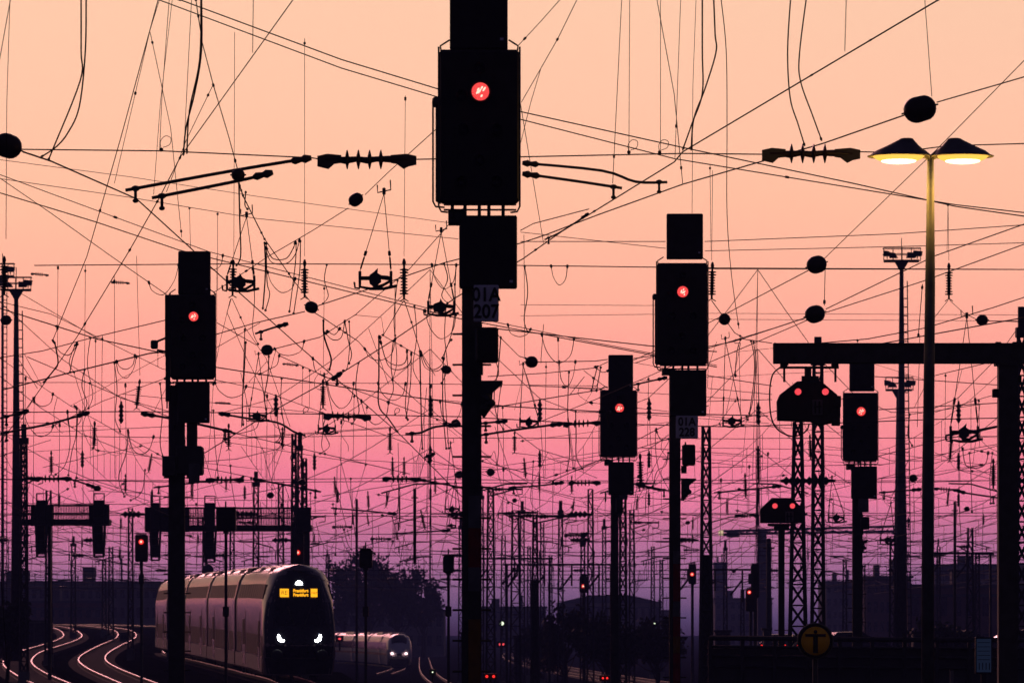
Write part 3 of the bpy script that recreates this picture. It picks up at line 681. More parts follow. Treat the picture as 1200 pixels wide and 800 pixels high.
# ------------------------------------------------------------------ masts
def lattice(px, top, w0, w1, Y, label, solid=0, solidtop=None, cat='lattice mast', group='lattice catenary masts', cap=False, base=None):
    a = P(px, 740, Y); g = base if base is not None else gz(a.x, Y); zt = P(0, top, Y).z; h = zt-g
    t = thing('lattice_mast', label, cat, (a.x, Y, g), group)
    k = mpp(Y)/2; r = max(.045, .75*mpp(Y))
    def hw(z): f = (z-g)/h; return (w1+(w0-w1)*f)*k
    for sx, sy in ((-1,-1),(1,-1),(1,1),(-1,1)):
        b = MB(); b.tube([(a.x+sx*(hw(g)), Y+sy*hw(g), g-.3), (a.x+sx*hw(zt), Y+sy*hw(zt), zt)], r, 4); b.build('leg', M['steel'], t)
    b = MB(); z = g+.2; flip = 1
    while z < zt-.3:
        st = max(.55, hw(z)*1.9); z2 = min(zt, z+st); h1, h2 = hw(z), hw(z2)
        for sy in (-1, 1):
            b.tube([(a.x-flip*h1, Y+sy*h1, z), (a.x+flip*h2, Y+sy*h2, z2)], r*.55, 4)
            if Y < 260: b.tube([(a.x+flip*h1, Y+sy*h1, z), (a.x-flip*h2, Y+sy*h2, z2)], r*.55, 4)
        for sx in (-1, 1): b.tube([(a.x+sx*h1, Y-flip*h1, z), (a.x+sx*h2, Y+flip*h2, z2)], r*.5, 4)
        b.tube([(a.x-h2, Y-h2, z2), (a.x+h2, Y-h2, z2)], r*.5, 4)
        flip = -flip; z = z2
    b.build('bracing', M['steel'], t)
    b = MB(); b.box((a.x-hw(g)*1.4, Y-hw(g)*1.4, g-.4), (a.x+hw(g)*1.4, Y+hw(g)*1.4, g+.35)); b.build('footing', M['wall'], t)
    if cap: b = MB(); b.box((a.x-hw(zt)*1.8, Y-.2, zt), (a.x+hw(zt)*1.8, Y+.2, zt+.25)); b.box((a.x-.1, Y-.1, zt+.25), (a.x+.1, Y+.1, zt+.8)); b.build('cap', M['steel'], t)
    if solid: b = MB(); b.box((a.x-hw(g)*.9, Y-hw(g)*.3, g), (a.x+hw(g)*.9, Y+hw(g)*.3, P(0, solid, Y).z)); b.build('lower_casing', M['steel'], t)
    return t
LM = [(28,520,6,9,230,'lattice mast at the left edge right of the floodlight mast'),(57,574,5,8,290,'short lattice mast rising through the left gantry'),
 (153,595,4.5,6,330,'slender lattice mast between the two gantries'),(300,570,5,8,300,'lattice mast above the coach roof, left of two more masts'),
 (329,566,5,8,310,'lattice mast above the train roof, directly left of the dark tall pair'),(344.5,508,4,7,240,'tallest dark mast above the train cab'),
 (351.5,528,4,6,262,'middle mast of the three above the train cab'),(357,537,4,6,255,'rightmost mast of the three above the train cab'),
 (575,573,6,11,250,'lattice mast right beside the tallest signal mast'),(564,585,4,6,340,'thin lattice mast half hidden by the tallest signal mast'),
 (590,627,4,7,380,'short lattice mast second right of the tallest signal'),(604,598,7,13,270,'broad lattice mast with a crowded top right of the tallest signal'),
 (612,602,4,6,350,'thin lattice mast touching the broad one'),(627,602,4,10,240,'dark solid footed mast in the middle of the yard'),
 (635.5,612,3.5,5,400,'thin lattice mast just right of the dark solid one'),(657,603,4,7,320,'lattice mast carrying a black box, left of the red lit gantry signal'),
 (692,573,5,8,290,'tallest lattice mast left of the smaller signal'),(740.5,597,4.5,6.5,300,'lattice mast right of the smaller signal'),
 (730,585,6,9,215,'lattice mast close behind the smaller signal'),
 (827.5,499,7.5,16,170,'broad lattice mast just right of the 01A 228 signal'),(935,494,8,24,150,'flared lattice mast under the hung shunting signal, the left one'),
 (958.5,428,9,16,160,'tall lattice mast passing behind the hung shunting signal'),(1137,618,5,10,290,'lattice mast in front of the right buildings'),
 (1145.5,648,4,6,350,'shorter lattice mast beside the one before the right buildings'),(1197.5,395,8,14,150,'lattice mast cut by the right picture edge'),
 (1046,628,5,8,300,'lattice mast hard left of the far floodlight mast'),(130,640,4,6,420,'small lattice mast under the left gantry'),
 (86,640,4,6,440,'small lattice mast left part under the gantry'),(122,655,3.5,5,470,'tiny lattice mast beside the small one under the left gantry'),(384,650,3.5,5,450,'small mast peeking out right of the train cab'),
 (683,640,4,6,330,'mast carrying the small red lit signal in the centre'),(870,690,3,5,420,'small lattice mast left of the dark double box signal'),(990,655,3.5,5,400,'small lattice mast between flared mast and hanging signal'),
 (540,620,3.5,6,380,'small lattice mast left of the tallest signal mast'),(620,640,3,5,450,'faint far lattice mast in the central row'),(645,650,3,5,480,'another faint far lattice mast in the central row'),
 (708,620,3.5,5,430,'far lattice mast immediately left of the smaller signal mast'),(765,640,3,5,460,'far lattice mast between the two middle signals'),(775,655,3,5,500,'smallest far lattice mast between the two middle signals'),
 (850,645,3,5,430,'faint lattice mast under the crane lamp'),(1012,660,3,5,450,'faint lattice mast at the right buildings left end'),(1100,640,3,5,440,'faint lattice mast right of the lamp pole'),(240,610,4,6,340,'lattice mast hidden partly by the second gantry'),
 (200,600,4,6,320,'lattice mast at the left signal mast'),(272,600,4,6,330,'lattice mast behind the dark box over the coach')]
for i, (x, tp, w0, w1, Y, lb) in enumerate(LM):
    lattice(x, tp, w0, w1, Y, lb, cap=(i % 3 == 0), solid=(680 if lb.startswith('dark solid') else (650 if 'broad lattice mast just' in lb else 0)))
# crowded top with arms on the broad mast, generic cantilevers on others
def cantilever(px, y, ln, Y, label, drop=8):
    b = MB(); r = max(.035, .55*mpp(Y))
    t = thing('cantilever_arm', label, 'bracket', P(px, y, Y), 'catenary cantilever arms')
    b.tube([P(px, y, Y), P(px+ln, y, Y)], r*1.3, 5); b.tube([P(px, y+drop, Y), P(px+ln*.75, y, Y)], r, 5); b.build('tube', M['steel'], t)
    b = MB(); b.lathe(P(px+ln*.12, y, Y), (1 if ln > 0 else -1, 0, 0), [(q*r*2, r*(3 if q % 2 else 1.4)) for q in range(6)], 8); b.build('insulator', M['ceramic'], t)
    b = MB(); b.tube([P(px+ln, y-2, Y), P(px+ln, y+drop*.7, Y), P(px+ln*.75, y+drop*.9, Y)], r*.7, 4); b.build('registration_arm', M['steel'], t)
for q in [(575,573,37,250,'cantilever arm at the top of the mast right beside the tallest signal'),(604,600,26,270,'right arm on the crowded broad mast'),(604,601,-20,270,'left arm on the crowded broad mast'),
  (657,604,18,320,'arm on the mast carrying the black box'),(627,604,-30,240,'arm reaching left from the dark solid mast'),(627,605,48,240,'long arm reaching right from the dark solid mast'),
  (692,625,-25,290,'arm at mid height left of the smaller signal'),(740,612,32,300,'arm reaching right beside the smaller signal'),(1137,640,-18,290,'arm left of the mast before the right buildings'),
  (351,605,30,262,'arm right of the three masts over the cab'),(300,612,-22,300,'arm left on the coach roof mast'),(28,560,22,230,'arm on the mast right of the left floodlights')]:
    cantilever(*q)
def pole(px, top, w, Y, label, bottom=None, m='steel', cat='pole', extra=None, name='steel_pole', w1=None):
    a = P(px, 740, Y); g = gz(a.x, Y) if bottom is None else P(0, bottom, Y).z
    t = thing(name, label, cat, (a.x, Y, g)); r = w/2*mpp(Y); r1 = (w1 or w)/2*mpp(Y)
    b = MB(); b.tube([(a.x, Y, g), (a.x, Y, P(0, top, Y).z)], [r1, r], 10); b.build('shaft', M[m], t)
    if extra: extra(t, a, g, r)
    else: b = MB(); b.tube([(a.x-r*2.2, Y, P(0, top+10, Y).z), (a.x+r*2.2, Y, P(0, top+10, Y).z)], r*.4, 5); b.ball((a.x, Y, P(0, top, Y).z), r, r, r*.6); b.build('fitting', M['steel'], t)
    return t
pole(418,585,3,330,'thin bare pole left of the hanging rod'); pole(1119,588,3.4,240,'bare dark pole right of the lamp pole')
pole(901,632,6,300,'plain thick dark pole left of the thin shunting signal mast'); pole(486,573,3.6,180,'dark vertical rod hanging above the bush', bottom=660, cat='hanging rod', name='hanging_rod')

def floodmast(px, top, w, Y, label, wtop, wbot, tiers=1):
    a = P(px, 740, Y); g = gz(a.x, Y); k = mpp(Y); zt = P(0, top, Y).z
    t = thing('floodlight_mast', label, 'floodlight mast', (a.x, Y, g), 'floodlight masts')
    b = MB(); b.tube([(a.x, Y, g), (a.x, Y, zt)], [wbot*k/2, wtop*k/2], 12); b.build('pole', M['steel'], t)
    hw = w*k/2
    b = MB(); b.box((a.x-hw*.95, Y-hw*.5, zt), (a.x+hw*.95, Y+hw*.5, zt+2.2*k)); b.add([(a.x-2*k,Y-.15,zt-10*k),(a.x+2*k,Y-.15,zt-10*k),(a.x+2*k,Y+.15,zt-10*k),(a.x-2*k,Y+.15,zt-10*k),(a.x-8*k,Y-.15,zt),(a.x+8*k,Y-.15,zt),(a.x+8*k,Y+.15,zt),(a.x-8*k,Y+.15,zt)],
        [(0,3,2,1),(4,5,6,7),(0,1,5,4),(1,2,6,5),(2,3,7,6),(3,0,4,7)]); b.build('platform', M['steel'], t)
    b = MB(); r = .5*k
    for zz_ in (16*k, 9*k):
        b.tube([(a.x-hw, Y-hw*.5, zt+zz_), (a.x+hw, Y-hw*.5, zt+zz_), (a.x+hw, Y+hw*.5, zt+zz_), (a.x-hw, Y+hw*.5, zt+zz_), (a.x-hw, Y-hw*.5, zt+zz_)], r, 4)
    for q in (-1,-.5,0,.5,1): b.tube([(a.x+q*hw, Y-hw*.5, zt), (a.x+q*hw, Y-hw*.5, zt+16*k)], r, 4)
    b.tube([(a.x, Y, zt), (a.x, Y, zt+28*k)], r, 4); b.build('railing', M['steel'], t)
    for q in ((-.82,-.5,.5,.82) if w > 30 else (-.7,.7)):
        b = MB(); c = Vector((a.x+q*hw, Y-hw*.6, zt+5*k+ (2*k if abs(q) < .6 else 4*k))); sx = 1 if q > 0 else -1
        b.add([c+Vector((-5*k,-.3,-3*k)), c+Vector((5*k,-.3,-3*k)), c+Vector((5*k-sx*1*k,.3,-3*k)), c+Vector((-5*k-sx*k,.3,-3*k)), c+Vector((-5*k,-.2,3.5*k)), c+Vector((4*k+sx*2*k,-.2,2.5*k)), c+Vector((3*k,.3,2.5*k)), c+Vector((-4*k,.3,3*k))],
            [(0,3,2,1),(4,5,6,7),(0,1,5,4),(1,2,6,5),(2,3,7,6),(3,0,4,7)]); b.tube([c+Vector((0,0,-3*k)), c+Vector((0,.1,-6*k))], .6*k, 4); b.build('floodlight', M['black'], t)
    b = MB(); x = a.x+wbot*k*.55; z = g+2
    b.tube([(x+.16, Y, z), (a.x+wtop*k*.5+.2, Y, zt-1)], .03, 4)
    while z < zt-1.5:
        f = (z-g)/(zt-g); xx = a.x+(wbot+(wtop-wbot)*f)*k*.5; b.tube([(xx, Y, z), (xx+.2, Y, z)], .03, 4); z += .45
    b.build('ladder', M['steel'], t)
floodmast(1056.5,307,43,300,'tallest floodlight mast with a ring of lamps behind the lamp pole',4.5,15)
floodmast(1053.5,458,32,420,'lower floodlight platform half hidden on a mast behind the tallest floodlight mast',6,16)
floodmast(19,341,36,290,'left floodlight mast with ladder, square cage and two lamps',5,14)
floodmast(3,325,28,380,'second floodlight mast cut by the left picture edge',3,4)

# ------------------------------------------------------------------ signal gantries in the middle distance
def bridge(x0, x1, y0, y1, Y, label, posts, hang, boxes):
    a = P((x0+x1)/2, y1, Y); t = thing('signal_bridge', label, 'signal gantry', a, 'signal bridges across the tracks')
    k = mpp(Y)
    b = MB(); b.pbox(x0, y1-7, x1, y1, Y, 1.2); b.build('walkway', M['steel'], t)
    b = MB()
    for yy_ in (y0, (y0+y1)/2-2): b.tube([P(x0, yy_, Y), P(x1, yy_, Y)], .04, 4); b.tube([P(x0, yy_, Y+1.2), P(x1, yy_, Y+1.2)], .04, 4)
    x = x0
    while x <= x1: b.tube([P(x, y0, Y), P(x, y1, Y)], .018, 4); x += 1.9
    b.build('handrail', M['steel'], t)
    for bx0, bx1 in boxes:
        b = MB(); b.cham(bx0, y0-1, bx1, y1+1, Y, .3, -.1, c=.02); b.build('equipment_panel', M['black'], t)
    for px_, w in posts:
        g = gz(P(px_, 740, Y).x, Y); b = MB(); b.pbox(px_-w/2, y1-6, px_+w/2, 740+(CAMH-g)/k, Y, .5, .3); b.build('post', M['steel'], t)
    for hx0, hx1, hy0, hy1 in hang:
        b = MB(); b.cham(hx0+1, y0-6, hx1-1, y1-2, Y, .3, -.35, c=.02); b.tube([P(hx0+1, y0-14, Y-.2), P(hx1-1, y0-14, Y-.2), P(hx1-1, y0, Y-.2)], .03, 4); b.tube([P(hx0+1, y0-14, Y-.2), P(hx0+1, y0, Y-.2)], .03, 4)
        b.cham(hx0+2, y1, hx1-2, hy1-14, Y, .3, -.3, c=.02)
        hsg = b.build('hung_signal', M['black'], t)
        b = MB()
        for xx in (hx0, hx1): b.tube([P(xx, y1-2, Y-.5), P(xx+(1.5 if xx == hx0 else -1.5), hy1, Y-.5)], .05, 4)
        for q in range(5): yq = y1+(hy1-y1)*q/4; b.tube([P(hx0+1, yq, Y-.5), P(hx1-1, yq, Y-.5)], .035, 4)
        b.cham(hx0+1, hy1-16, hx1-1, hy1-3, Y, .3, -.5, c=.02); b.build('ladder_basket', M['steel'], hsg)
    return t
bridge(23,128,592,615,230,'left signal bridge with plain walkway and two hung signals',[(57,3.5)],[(42,55,592,652),(109,123,592,652)],[(36,46),(52,62),(104,128)])
bridge(170,365,595,622,250,'second signal bridge running behind the left signal mast towards the train',[(357,11)],[(176,188,595,656),(239,253,595,658)],[(170,178),(184,200),(214,222),(344,364)])
def small_signal(label, Y, box, lens, mast=None, m='redsmall', name='railway_signal', group='small red signals', r=2.8):
    cx = (box[0]+box[2])/2; a = P(cx, 740, Y); g = gz(a.x, Y)
    t = thing(name, label, 'signal', (a.x, Y+.2, g), group)
    b = MB(); b.cham(*box, Y, .3, c=.05); hs = b.build('signal_head', M['black'], t)
    b = MB(); b.pbox(box[0]+1, box[1]-1.5, box[2]-1, box[1]-.2, Y, .2, -.15); b.build('hood', M['black'], hs); b = MB(); b.pbox(cx-1, box[3]-1, cx+1, box[3]+4, Y, .1, .1); b.build('socket', M['black'], hs)
    if lens:
        c = P(lens[0], lens[1], Y); rr = r*mpp(Y)
        b = MB(); b.lathe(c+Vector((0,.02,0)), (0,-1,0), [(0,rr),(.08,rr),(.12,rr*.6),(.13,.001)], 14); ln = b.build('lens', M[m], hs)
        b = MB(); b.lathe(c+Vector((0,-.1,0)), (0,-1,0), [(0,rr*.5),(.03,rr*.45),(.04,.001)], 10); b.build('lens_core', M['redcore'] if m == 'redsmall' else M[m], ln)
    if mast != False:
        mx_ = mast or cx; w = 1.6*mpp(Y); x = P(mx_, 0, Y).x
        b = MB(); b.box((x-w, Y+.1, g), (x+w, Y+.3, P(0, box[3], Y).z)); b.box((x-w*2.5, Y, g-.2), (x+w*2.5, Y+.5, g+.15)); b.pbox(mx_-3, 672, mx_+3, 684, Y, .2, .0); b.build('mast', M['steel'], t)
small_signal('small red light signal in front of the gantries, left of the left signal mast', 210, (158,626,173,658), (165.5,634.5), r=3)
small_signal('red light on the gantry post right above the train cab', 246, (342,624,356,662), (349,647), mast=349)
small_signal('small far signal with an orange red light below the central yard gantry', 330, (679,675,689,694), (683.5,686.5), r=2.3)
small_signal('small far signal with red light just right of the 01A 228 mast', 320, (807,660,816,684), (811,672.5), r=2.2)
small_signal('dark stacked double box signal with red light low at its left', 260, (874,690,887,716), (878,693.5), mast=880, r=2.2)
small_signal('tall unlit dark box standing above the stacked signal', 262, (880,661,890,700), None, name='railway_signal')
def backbox(label, Y, box, mast_w):
    cx = (box[0]+box[2])/2; a = P(cx, 740, Y); g = gz(a.x, Y); t = thing('track_indicator', label, 'indicator', (a.x, Y+.2, g), 'black box indicators seen on thin posts')
    b = MB(); b.cham(*box, Y, .5, c=.04); hs = b.build('indicator_box', M['black'], t)
    b = MB(); b.pbox(box[0]-1, box[1]-1.3, box[2]+1, box[1]-.1, Y, .7, -.15); b.tube([P(cx, box[1]-1, Y+.2), P(cx, box[1]-8, Y+.2)], .02, 4); b.build('rain_hood', M['black'], hs)
    b = MB(); w = mast_w/2*mpp(Y); b.box((a.x-w, Y+.1, g), (a.x+w, Y+.1+2*w, P(0, box[3], Y).z)); b.pbox(cx-3, box[3], cx+3, box[3]+2.5, Y, .3, .05); b.cham(cx-3.5, 710, cx+3.5, 722, Y, .3, -.05, c=.02); b.build('mast', M['steel'], t)
backbox('black box on a thin post in front of the coach side', 150, (253,595,276,622), 3.4)
backbox('black box on a thin post in front of the bush, right of the train', 160, (421,643,436,665), 3.2)
backbox('black box on a thin post left of the tallest signal mast', 160, (519,651,532,671), 3.2)
# satellite-like dish on the coach side platform
t = thing('round_mirror', 'round dark disc on a short post seen above the coach roof', 'mirror', P(243,672,330)); c = P(243.5,668,330)
b = MB(); b.lathe(c, (0,-1,0), [(0,.3),(.05,.36),(.1,.34),(.12,.05)], 20); b.build('disc', M['grey'], t)
b = MB(); gg = gz(c.x, 330); b.tube([(c.x, 330.1, gg), (c.x, 330.1, c.z)], .06); b.build('post', M['steel'], t)
# yard gantries in the centre: horizontal girders carrying droppers
for x0, x1, y, Y, lb in ((555,648,654,290,'left girder of the central yard portal'),(590,720,661,300,'right girder of the central yard portal with hanging post'),(790,890,667,310,'yard portal girder right of the 01A 228 signal'),(1085,1165,648,300,'portal girder right of the lamp pole')):
    t = thing('portal_girder', lb, 'girder', P(x0, y, Y), 'portal girders over the far yard'); b = MB(); b.pbox(x0, y-1, x1, y+1.2, Y, .3); b.build('beam', M['steel'], t)
    n = int((x1-x0)//32)
    for q in range(n):
        xx = x0+16+q*32; b = MB(); b.pbox(xx-1, y+1, xx+1, y+random.choice([14,25,38]), Y, .15, .05); b.tube([P(xx, y+12, Y+.1), P(xx-14, y+30, Y+.1)], .05, 4); b.build('dropper_post', M['steel'], t)
    for xx in (x0+4, x1-4): b = MB(); gp = gz(P(xx,740,Y).x, Y); b.pbox(xx-1.3, y, xx+1.3, 740+(CAMH-gp)/mpp(Y), Y, .2, .05); b.build('post', M['steel'], t)
#@@PART3

# ------------------------------------------------------------------ overhead line hardware
REC = []                                                   # (object, kind word, pixel centre) for later labelling
def insul_h(x0, x1, y, Y, tilt=0, n=4, label='', big=False):
    """horizontal tension insulator: rod with thin sheds and clamp ends"""
    t = thing('tension_insulator', label, 'insulator', P((x0+x1)/2, y, Y), 'horizontal tension insulators'); k = mpp(Y)
    def q(f, dy=0): return P(x0+(x1-x0)*f, y+dy+tilt*(f-.5), Y)
    L_ = x1-x0; s = L_/115
    b = MB(); b.tube([q(0,0), q(.2,0), q(.28,1*s), q(.4,-.5*s), q(.5,1*s), q(.6,-.5*s), q(.72,-.5*s), q(.85,0), q(1,1*s)], [3*s*k,3.4*s*k,4.4*s*k,3.2*s*k,4*s*k,3.2*s*k,4*s*k,3.6*s*k,2.6*s*k], 10); b.build('rod', M['ceramic'], t)
    for i in range(n):
        f = .30+.34*i/(n-1) if n > 1 else .5
        e_ = max(.6*s, .5); b = MB(); b.lathe(q(f), (1,0,0), [(-2.2*s*k-e_*k*.5,3*s*k),(-e_*k,11*s*k),(e_*k,11.4*s*k),(2.2*s*k+e_*k*.5,3.4*s*k)], 14); b.build('shed', M['ceramic'], t)
    for f0, f1, sg in ((0,.24,1),(.76,1,1)):
        b = MB()
        pts = [q(f0,-3.5*s), q(f1,-4.5*s), q(f1,3*s), q((f0*.4+f1*.6) if f0 == 0 else (f0*.35+f1*.65),10*s), q(f0 if f0 == 0 else f0+.02,4*s)]
        if f0 == 0: pts = [q(0,-4*s), q(.1,-6.5*s), q(.24,-5*s), q(.24,4*s), q(.17,5*s), q(.11,11*s), q(0,8*s)]
        else: pts = [q(.74,-5*s), q(.9,-6.5*s), q(1,-4*s), q(1,6*s), q(.92,8*s), q(.87,11*s), q(.8,5*s), q(.74,4*s)]
        b.prism([(p.x, p.z) for p in pts], Y-3*s*k, Y+3*s*k)
        b.build('end_clamp', M['steel'], t)
    return t
def insul_v(x, y0, y1, Y, label, lean=0, wide=1.0):
    t = thing('insulator_string', label, 'insulator', P(x, y0, Y), 'upright insulator strings'); k = mpp(Y)
    H = y1-y0; s = H/45*wide
    def q(f): return P(x+lean*f, y0+H*f, Y)
    b = MB(); b.tube([q(0), q(.1), q(.16), q(.22)], [1*k*s,2.3*k*s,1.6*k*s,.8*k*s], 8); b.tube([q(.2), q(1)], 1.3*k*s, 6); b.tube([q(.25), q(.9)], 2.0*k*s, 8)
    b.tube([q(.9), q(1), P(x+lean-5*s, y1+3*s, Y)], .7*k*s, 5); b.tube([q(1), P(x+lean+5*s, y1+3*s, Y)], .7*k*s, 5); b.build('rod', M['steel'], t)
    n = 9
    ax = (q(1)-q(0)).normalized()
    for i in range(n):
        f = .27+.6*i/(n-1); r = 5.2*s if i in (0, 1, n-2, n-1) else 4.2*s
        b = MB(); b.lathe(q(f), ax, [(-1.2*k*s,.8*k*s),(-.2*k*s,r*k),(.9*k*s,r*k*.9),(1.2*k*s,.8*k*s)], 10); b.build('shed', M['ceramic'], t)
    return t
def oval(x, y, rx, ry, Y, label, ang=0):
    t = thing('ball_weight', label, 'ball insulator', P(x, y, Y), 'dark ball insulators on the wires'); k = mpp(Y)
    an = math.radians(ang); ax = Vector((math.cos(an), 0, math.sin(an)))
    b = MB(); L_ = max(0, rx-ry)*k; r = ry*k
    prof = [(-L_-r*math.cos(math.pi/2*q/5), r*math.sin(math.pi/2*q/5)) for q in range(6)]+[(L_+r*math.sin(math.pi/2*q/5), r*math.cos(math.pi/2*q/5)) for q in range(1, 6)]
    b.lathe(P(x, y, Y), ax, prof, 18); b.build('body', M['ceramic'], t)
    b = MB()
    for sg in (-1, 1): b.tube([P(x, y, Y)+ax*sg*(L_+r*.9), P(x, y, Y)+ax*sg*(L_+r*1.18)], max(.010, .7*k), 6)
    b.build('eye', M['steel'], t)
def clampset(x, y, w, Y, apex, label):
    """bracket with contact line clamp hung from two thin legs that meet above"""
    t = thing('wire_hanger', label, 'wire hanger', P(apex[0], apex[1], Y), 'hangers with bracket and clamp'); k = mpp(Y); s = w/42
    b = MB()
    b.tube([P(x-.38*w, y-9*s, Y), P(x-.38*w, y+7*s, Y), P(x-.12*w, y+9*s, Y), P(x+.2*w, y+9*s, Y), P(x+.52*w, y+6*s, Y)], 1.6*s*k, 6)
    b.tube([P(x+.38*w, y-9*s, Y), P(x+.38*w, y+6*s, Y)], 1.5*s*k, 6); b.tube([P(x-.4*w, y-3*s, Y), P(x+.4*w, y-3*s, Y)], .9*s*k, 5)
    b.tube([P(x-.52*w, y+2*s, Y), P(x-.5*w, y+8*s, Y), P(x-.38*w, y+9*s, Y)], 1.1*s*k, 5); b.build('bracket', M['steel'], t)
    b = MB(); j_ = (int(x)*7 % 5-2)*.02; pts = [P(x-(.20+j_)*w, y-2*s, Y), P(x-(.18+j_)*w, y-5*s, Y), P(x-.04*w, y-8*s, Y), P(x+(.02-j_)*w, y-12*s, Y), P(x+.05*w, y-7*s, Y), P(x+.13*w, y-5*s, Y), P(x+.14*w, y+2*s, Y), P(x+.05*w, y+5*s, Y), P(x-.02*w, y+9*s, Y), P(x-.10*w, y+5*s, Y), P(x-(.18+j_)*w, y+4*s, Y)]
    b.prism([(p.x, p.z) for p in pts], Y-.07, Y+.07, .01); b.tube([P(x+.07*w, y-3*s, Y), P(x+.30*w, y-2*s, Y), P(x+.38*w, y-1*s, Y)], [2.2*s*k,2.4*s*k,1.2*s*k], 6); b.tube([P(x-.36*w, y-1*s, Y), P(x-.15*w, y-1*s, Y)], 1.3*s*k, 6); b.tube([P(x-.02*w, y+6*s, Y), P(x+.14*w, y+6.5*s, Y), P(x+.36*w, y+1*s, Y)], 1.5*s*k, 6); b.build('clamp', M['steel'], t)
    for sg in (-1, 1):
        p0 = P(apex[0], apex[1], Y); p1 = P(x+sg*.38*w, y-9*s, Y); b = MB(); b.tube([p0, p1], .45*k, 4); b.tube([p0.lerp(p1, .74), p0.lerp(p1, .8)], 1.5*s*k, 6); b.tube([p0.lerp(p1, .82), p0.lerp(p1, .97)], .9*s*k, 6); b.build('leg_wire', M['wire'], t)
    b = MB(); b.cham(apex[0]-1.7*s, apex[1]-6*s, apex[0]+1.7*s, apex[1]+1*s, Y, .06, -.03, c=.01); b.tube([P(apex[0]-7*s, apex[1]-9*s, Y), P(apex[0]-6.5*s, apex[1]-1*s, Y), P(apex[0]+7*s, apex[1]-4*s, Y), P(apex[0]+6.5*s, apex[1]-14*s, Y)], .8*s*k, 5); b.build('apex_block', M['steel'], t)
def arm(pts, w, Y, label, hook=True, fork=False):
    t = thing('steady_arm', label, 'steady arm', P(pts[0][0], pts[0][1], Y), 'steady arms holding the contact wires'); k = mpp(Y)
    b = MB(); b.tube(smoothpts([P(x, y, Y) for x, y in pts], 4) if len(pts) > 2 else [P(x, y, Y) for x, y in pts], w/2*k, 8); b.build('rod', M['steel'], t)
    b = MB(); (xa, ya), (xb, yb) = pts[0], pts[1]; l = math.hypot(xb-xa, yb-ya); ux, uy = (xb-xa)/l, (yb-ya)/l
    b.tube([P(xa+ux*w*3, ya+uy*w*3, Y-.02), P(xa+ux*w*3, ya+uy*w*3+w*3.4, Y-.02)], w*.45*k, 6); b.ball(P(xa+ux*w*3, ya+uy*w*3+w*3.6, Y-.02), w*.9*k, w*.7*k, w*.7*k)
    b.ball(P(xa+ux*w*3, ya+uy*w*3, Y), w*1.3*k, w*.9*k, w*.9*k); b.build('hook', M['steel'], t); b = MB()
    (xa, ya), (xb, yb) = pts[-1], pts[-2]; l = math.hypot(xb-xa, yb-ya); ux, uy = (xb-xa)/l, (yb-ya)/l
    b.lathe(P(xa, ya, Y), P(xb, yb, Y)-P(xa, ya, Y), [(0,w*.7*k),(w*2*k,w*1.3*k),(w*3*k,w*.8*k),(w*5*k,w*1.2*k),(w*6*k,w*.6*k)], 8); b.build('clamp', M['steel'], t)
WL = []
def wire(pts, w=1.0, Y0=100, Y1=None, cat='wire', sm=False, clamps=(), name='overhead_wire', desc=None):
    Y1 = Y0 if Y1 is None else Y1; pts = list(pts)
    def outside(p): return p[0] < 0 or p[0] > 1200 or p[1] < 0
    for e0, e1 in ((0, 1), (-1, -2)):                   # what leaves the picture goes on well past its edge
        if outside(pts[e0]):
            (xa, ya), (xb, yb) = pts[e0], pts[e1]; l = max(1, math.hypot(xa-xb, ya-yb)); g_ = 260 if l > 25 else 0
            new = [(xa+(xa-xb)/l*g_*q/4, ya+(ya-yb)/l*g_*q/4) for q in range(1, 5)] if g_ else []
            pts = list(reversed(new))+pts if e0 == 0 else pts+new
    n = len(pts); ds = [0]
    for (a, b_), (c, d) in zip(pts, pts[1:]): ds.append(ds[-1]+math.hypot(c-a, d-b_))
    W3 = [P(x, y, Y0+(Y1-Y0)*(ds[i]/ds[-1])) for i, (x, y) in enumerate(pts)]
    Ys = [p.y for p in W3]
    if sm and n > 2:
        W3 = smoothpts(W3, 6)
    rs = [w/2*mpp(p.y) for p in W3]
    if Y1 != Y0:                                        # one real gauge along its length
        rr = sum(rs)/len(rs); rs = [rr*.75+q*.25 for q in rs]
    b = MB(); b.tube(W3, rs, 5 if w > 1.4 else 4)
    mid = (sum(p[0] for p in pts)/n, sum(p[1] for p in pts)/n)
    if clamps:
        t = thing(name, '', cat, W3[0], 'overhead wires'); b.build('strand', M['wire'], t)
        for f in clamps:
            q = f*(len(W3)-1); i = min(int(q), len(W3)-2); c = W3[i].lerp(W3[i+1], q-i); dd = (W3[i+1]-W3[i]).normalized(); k = mpp(c.y)
            b = MB(); b.tube([c-dd*2.2*k, c+dd*2.2*k], 1.5*k, 6); b.build('clamp', M['steel'], t)
    else: t = b.build(name, M['wire']); tag(t, None, cat, 'overhead wires')
    x0, y0 = pts[0]; x1, y1 = pts[-1]
    if y0 > y1: x0, y0, x1, y1 = x1, y1, x0, y0
    WL.append((t, w, (x0, y0, x1, y1), name, sm)); return t
def droploop(x, y, Y, s=1.0):                              # small lifted eye at a wire joint
    k = mpp(Y); b = MB()
    pts = [P(x, y, Y), P(x-1*s, y-8*s, Y), P(x+4*s, y-14*s, Y), P(x+10*s, y-12*s, Y), P(x+9*s, y-5*s, Y), P(x+2*s, y-2*s, Y)]
    b.tube(smoothpts(pts, 4), .4*k, 4); b.cham(x-2*s, y-1.5*s, x+2*s, y+2.5*s, Y, .05, -.03, c=.01)
    t = b.build('wire_eye', M['wire']); tag(t, None, 'wire eye', 'small wire eyes'); WL.append((t, .8, (x, y-14, x+5, y), 'wire_eye', True))

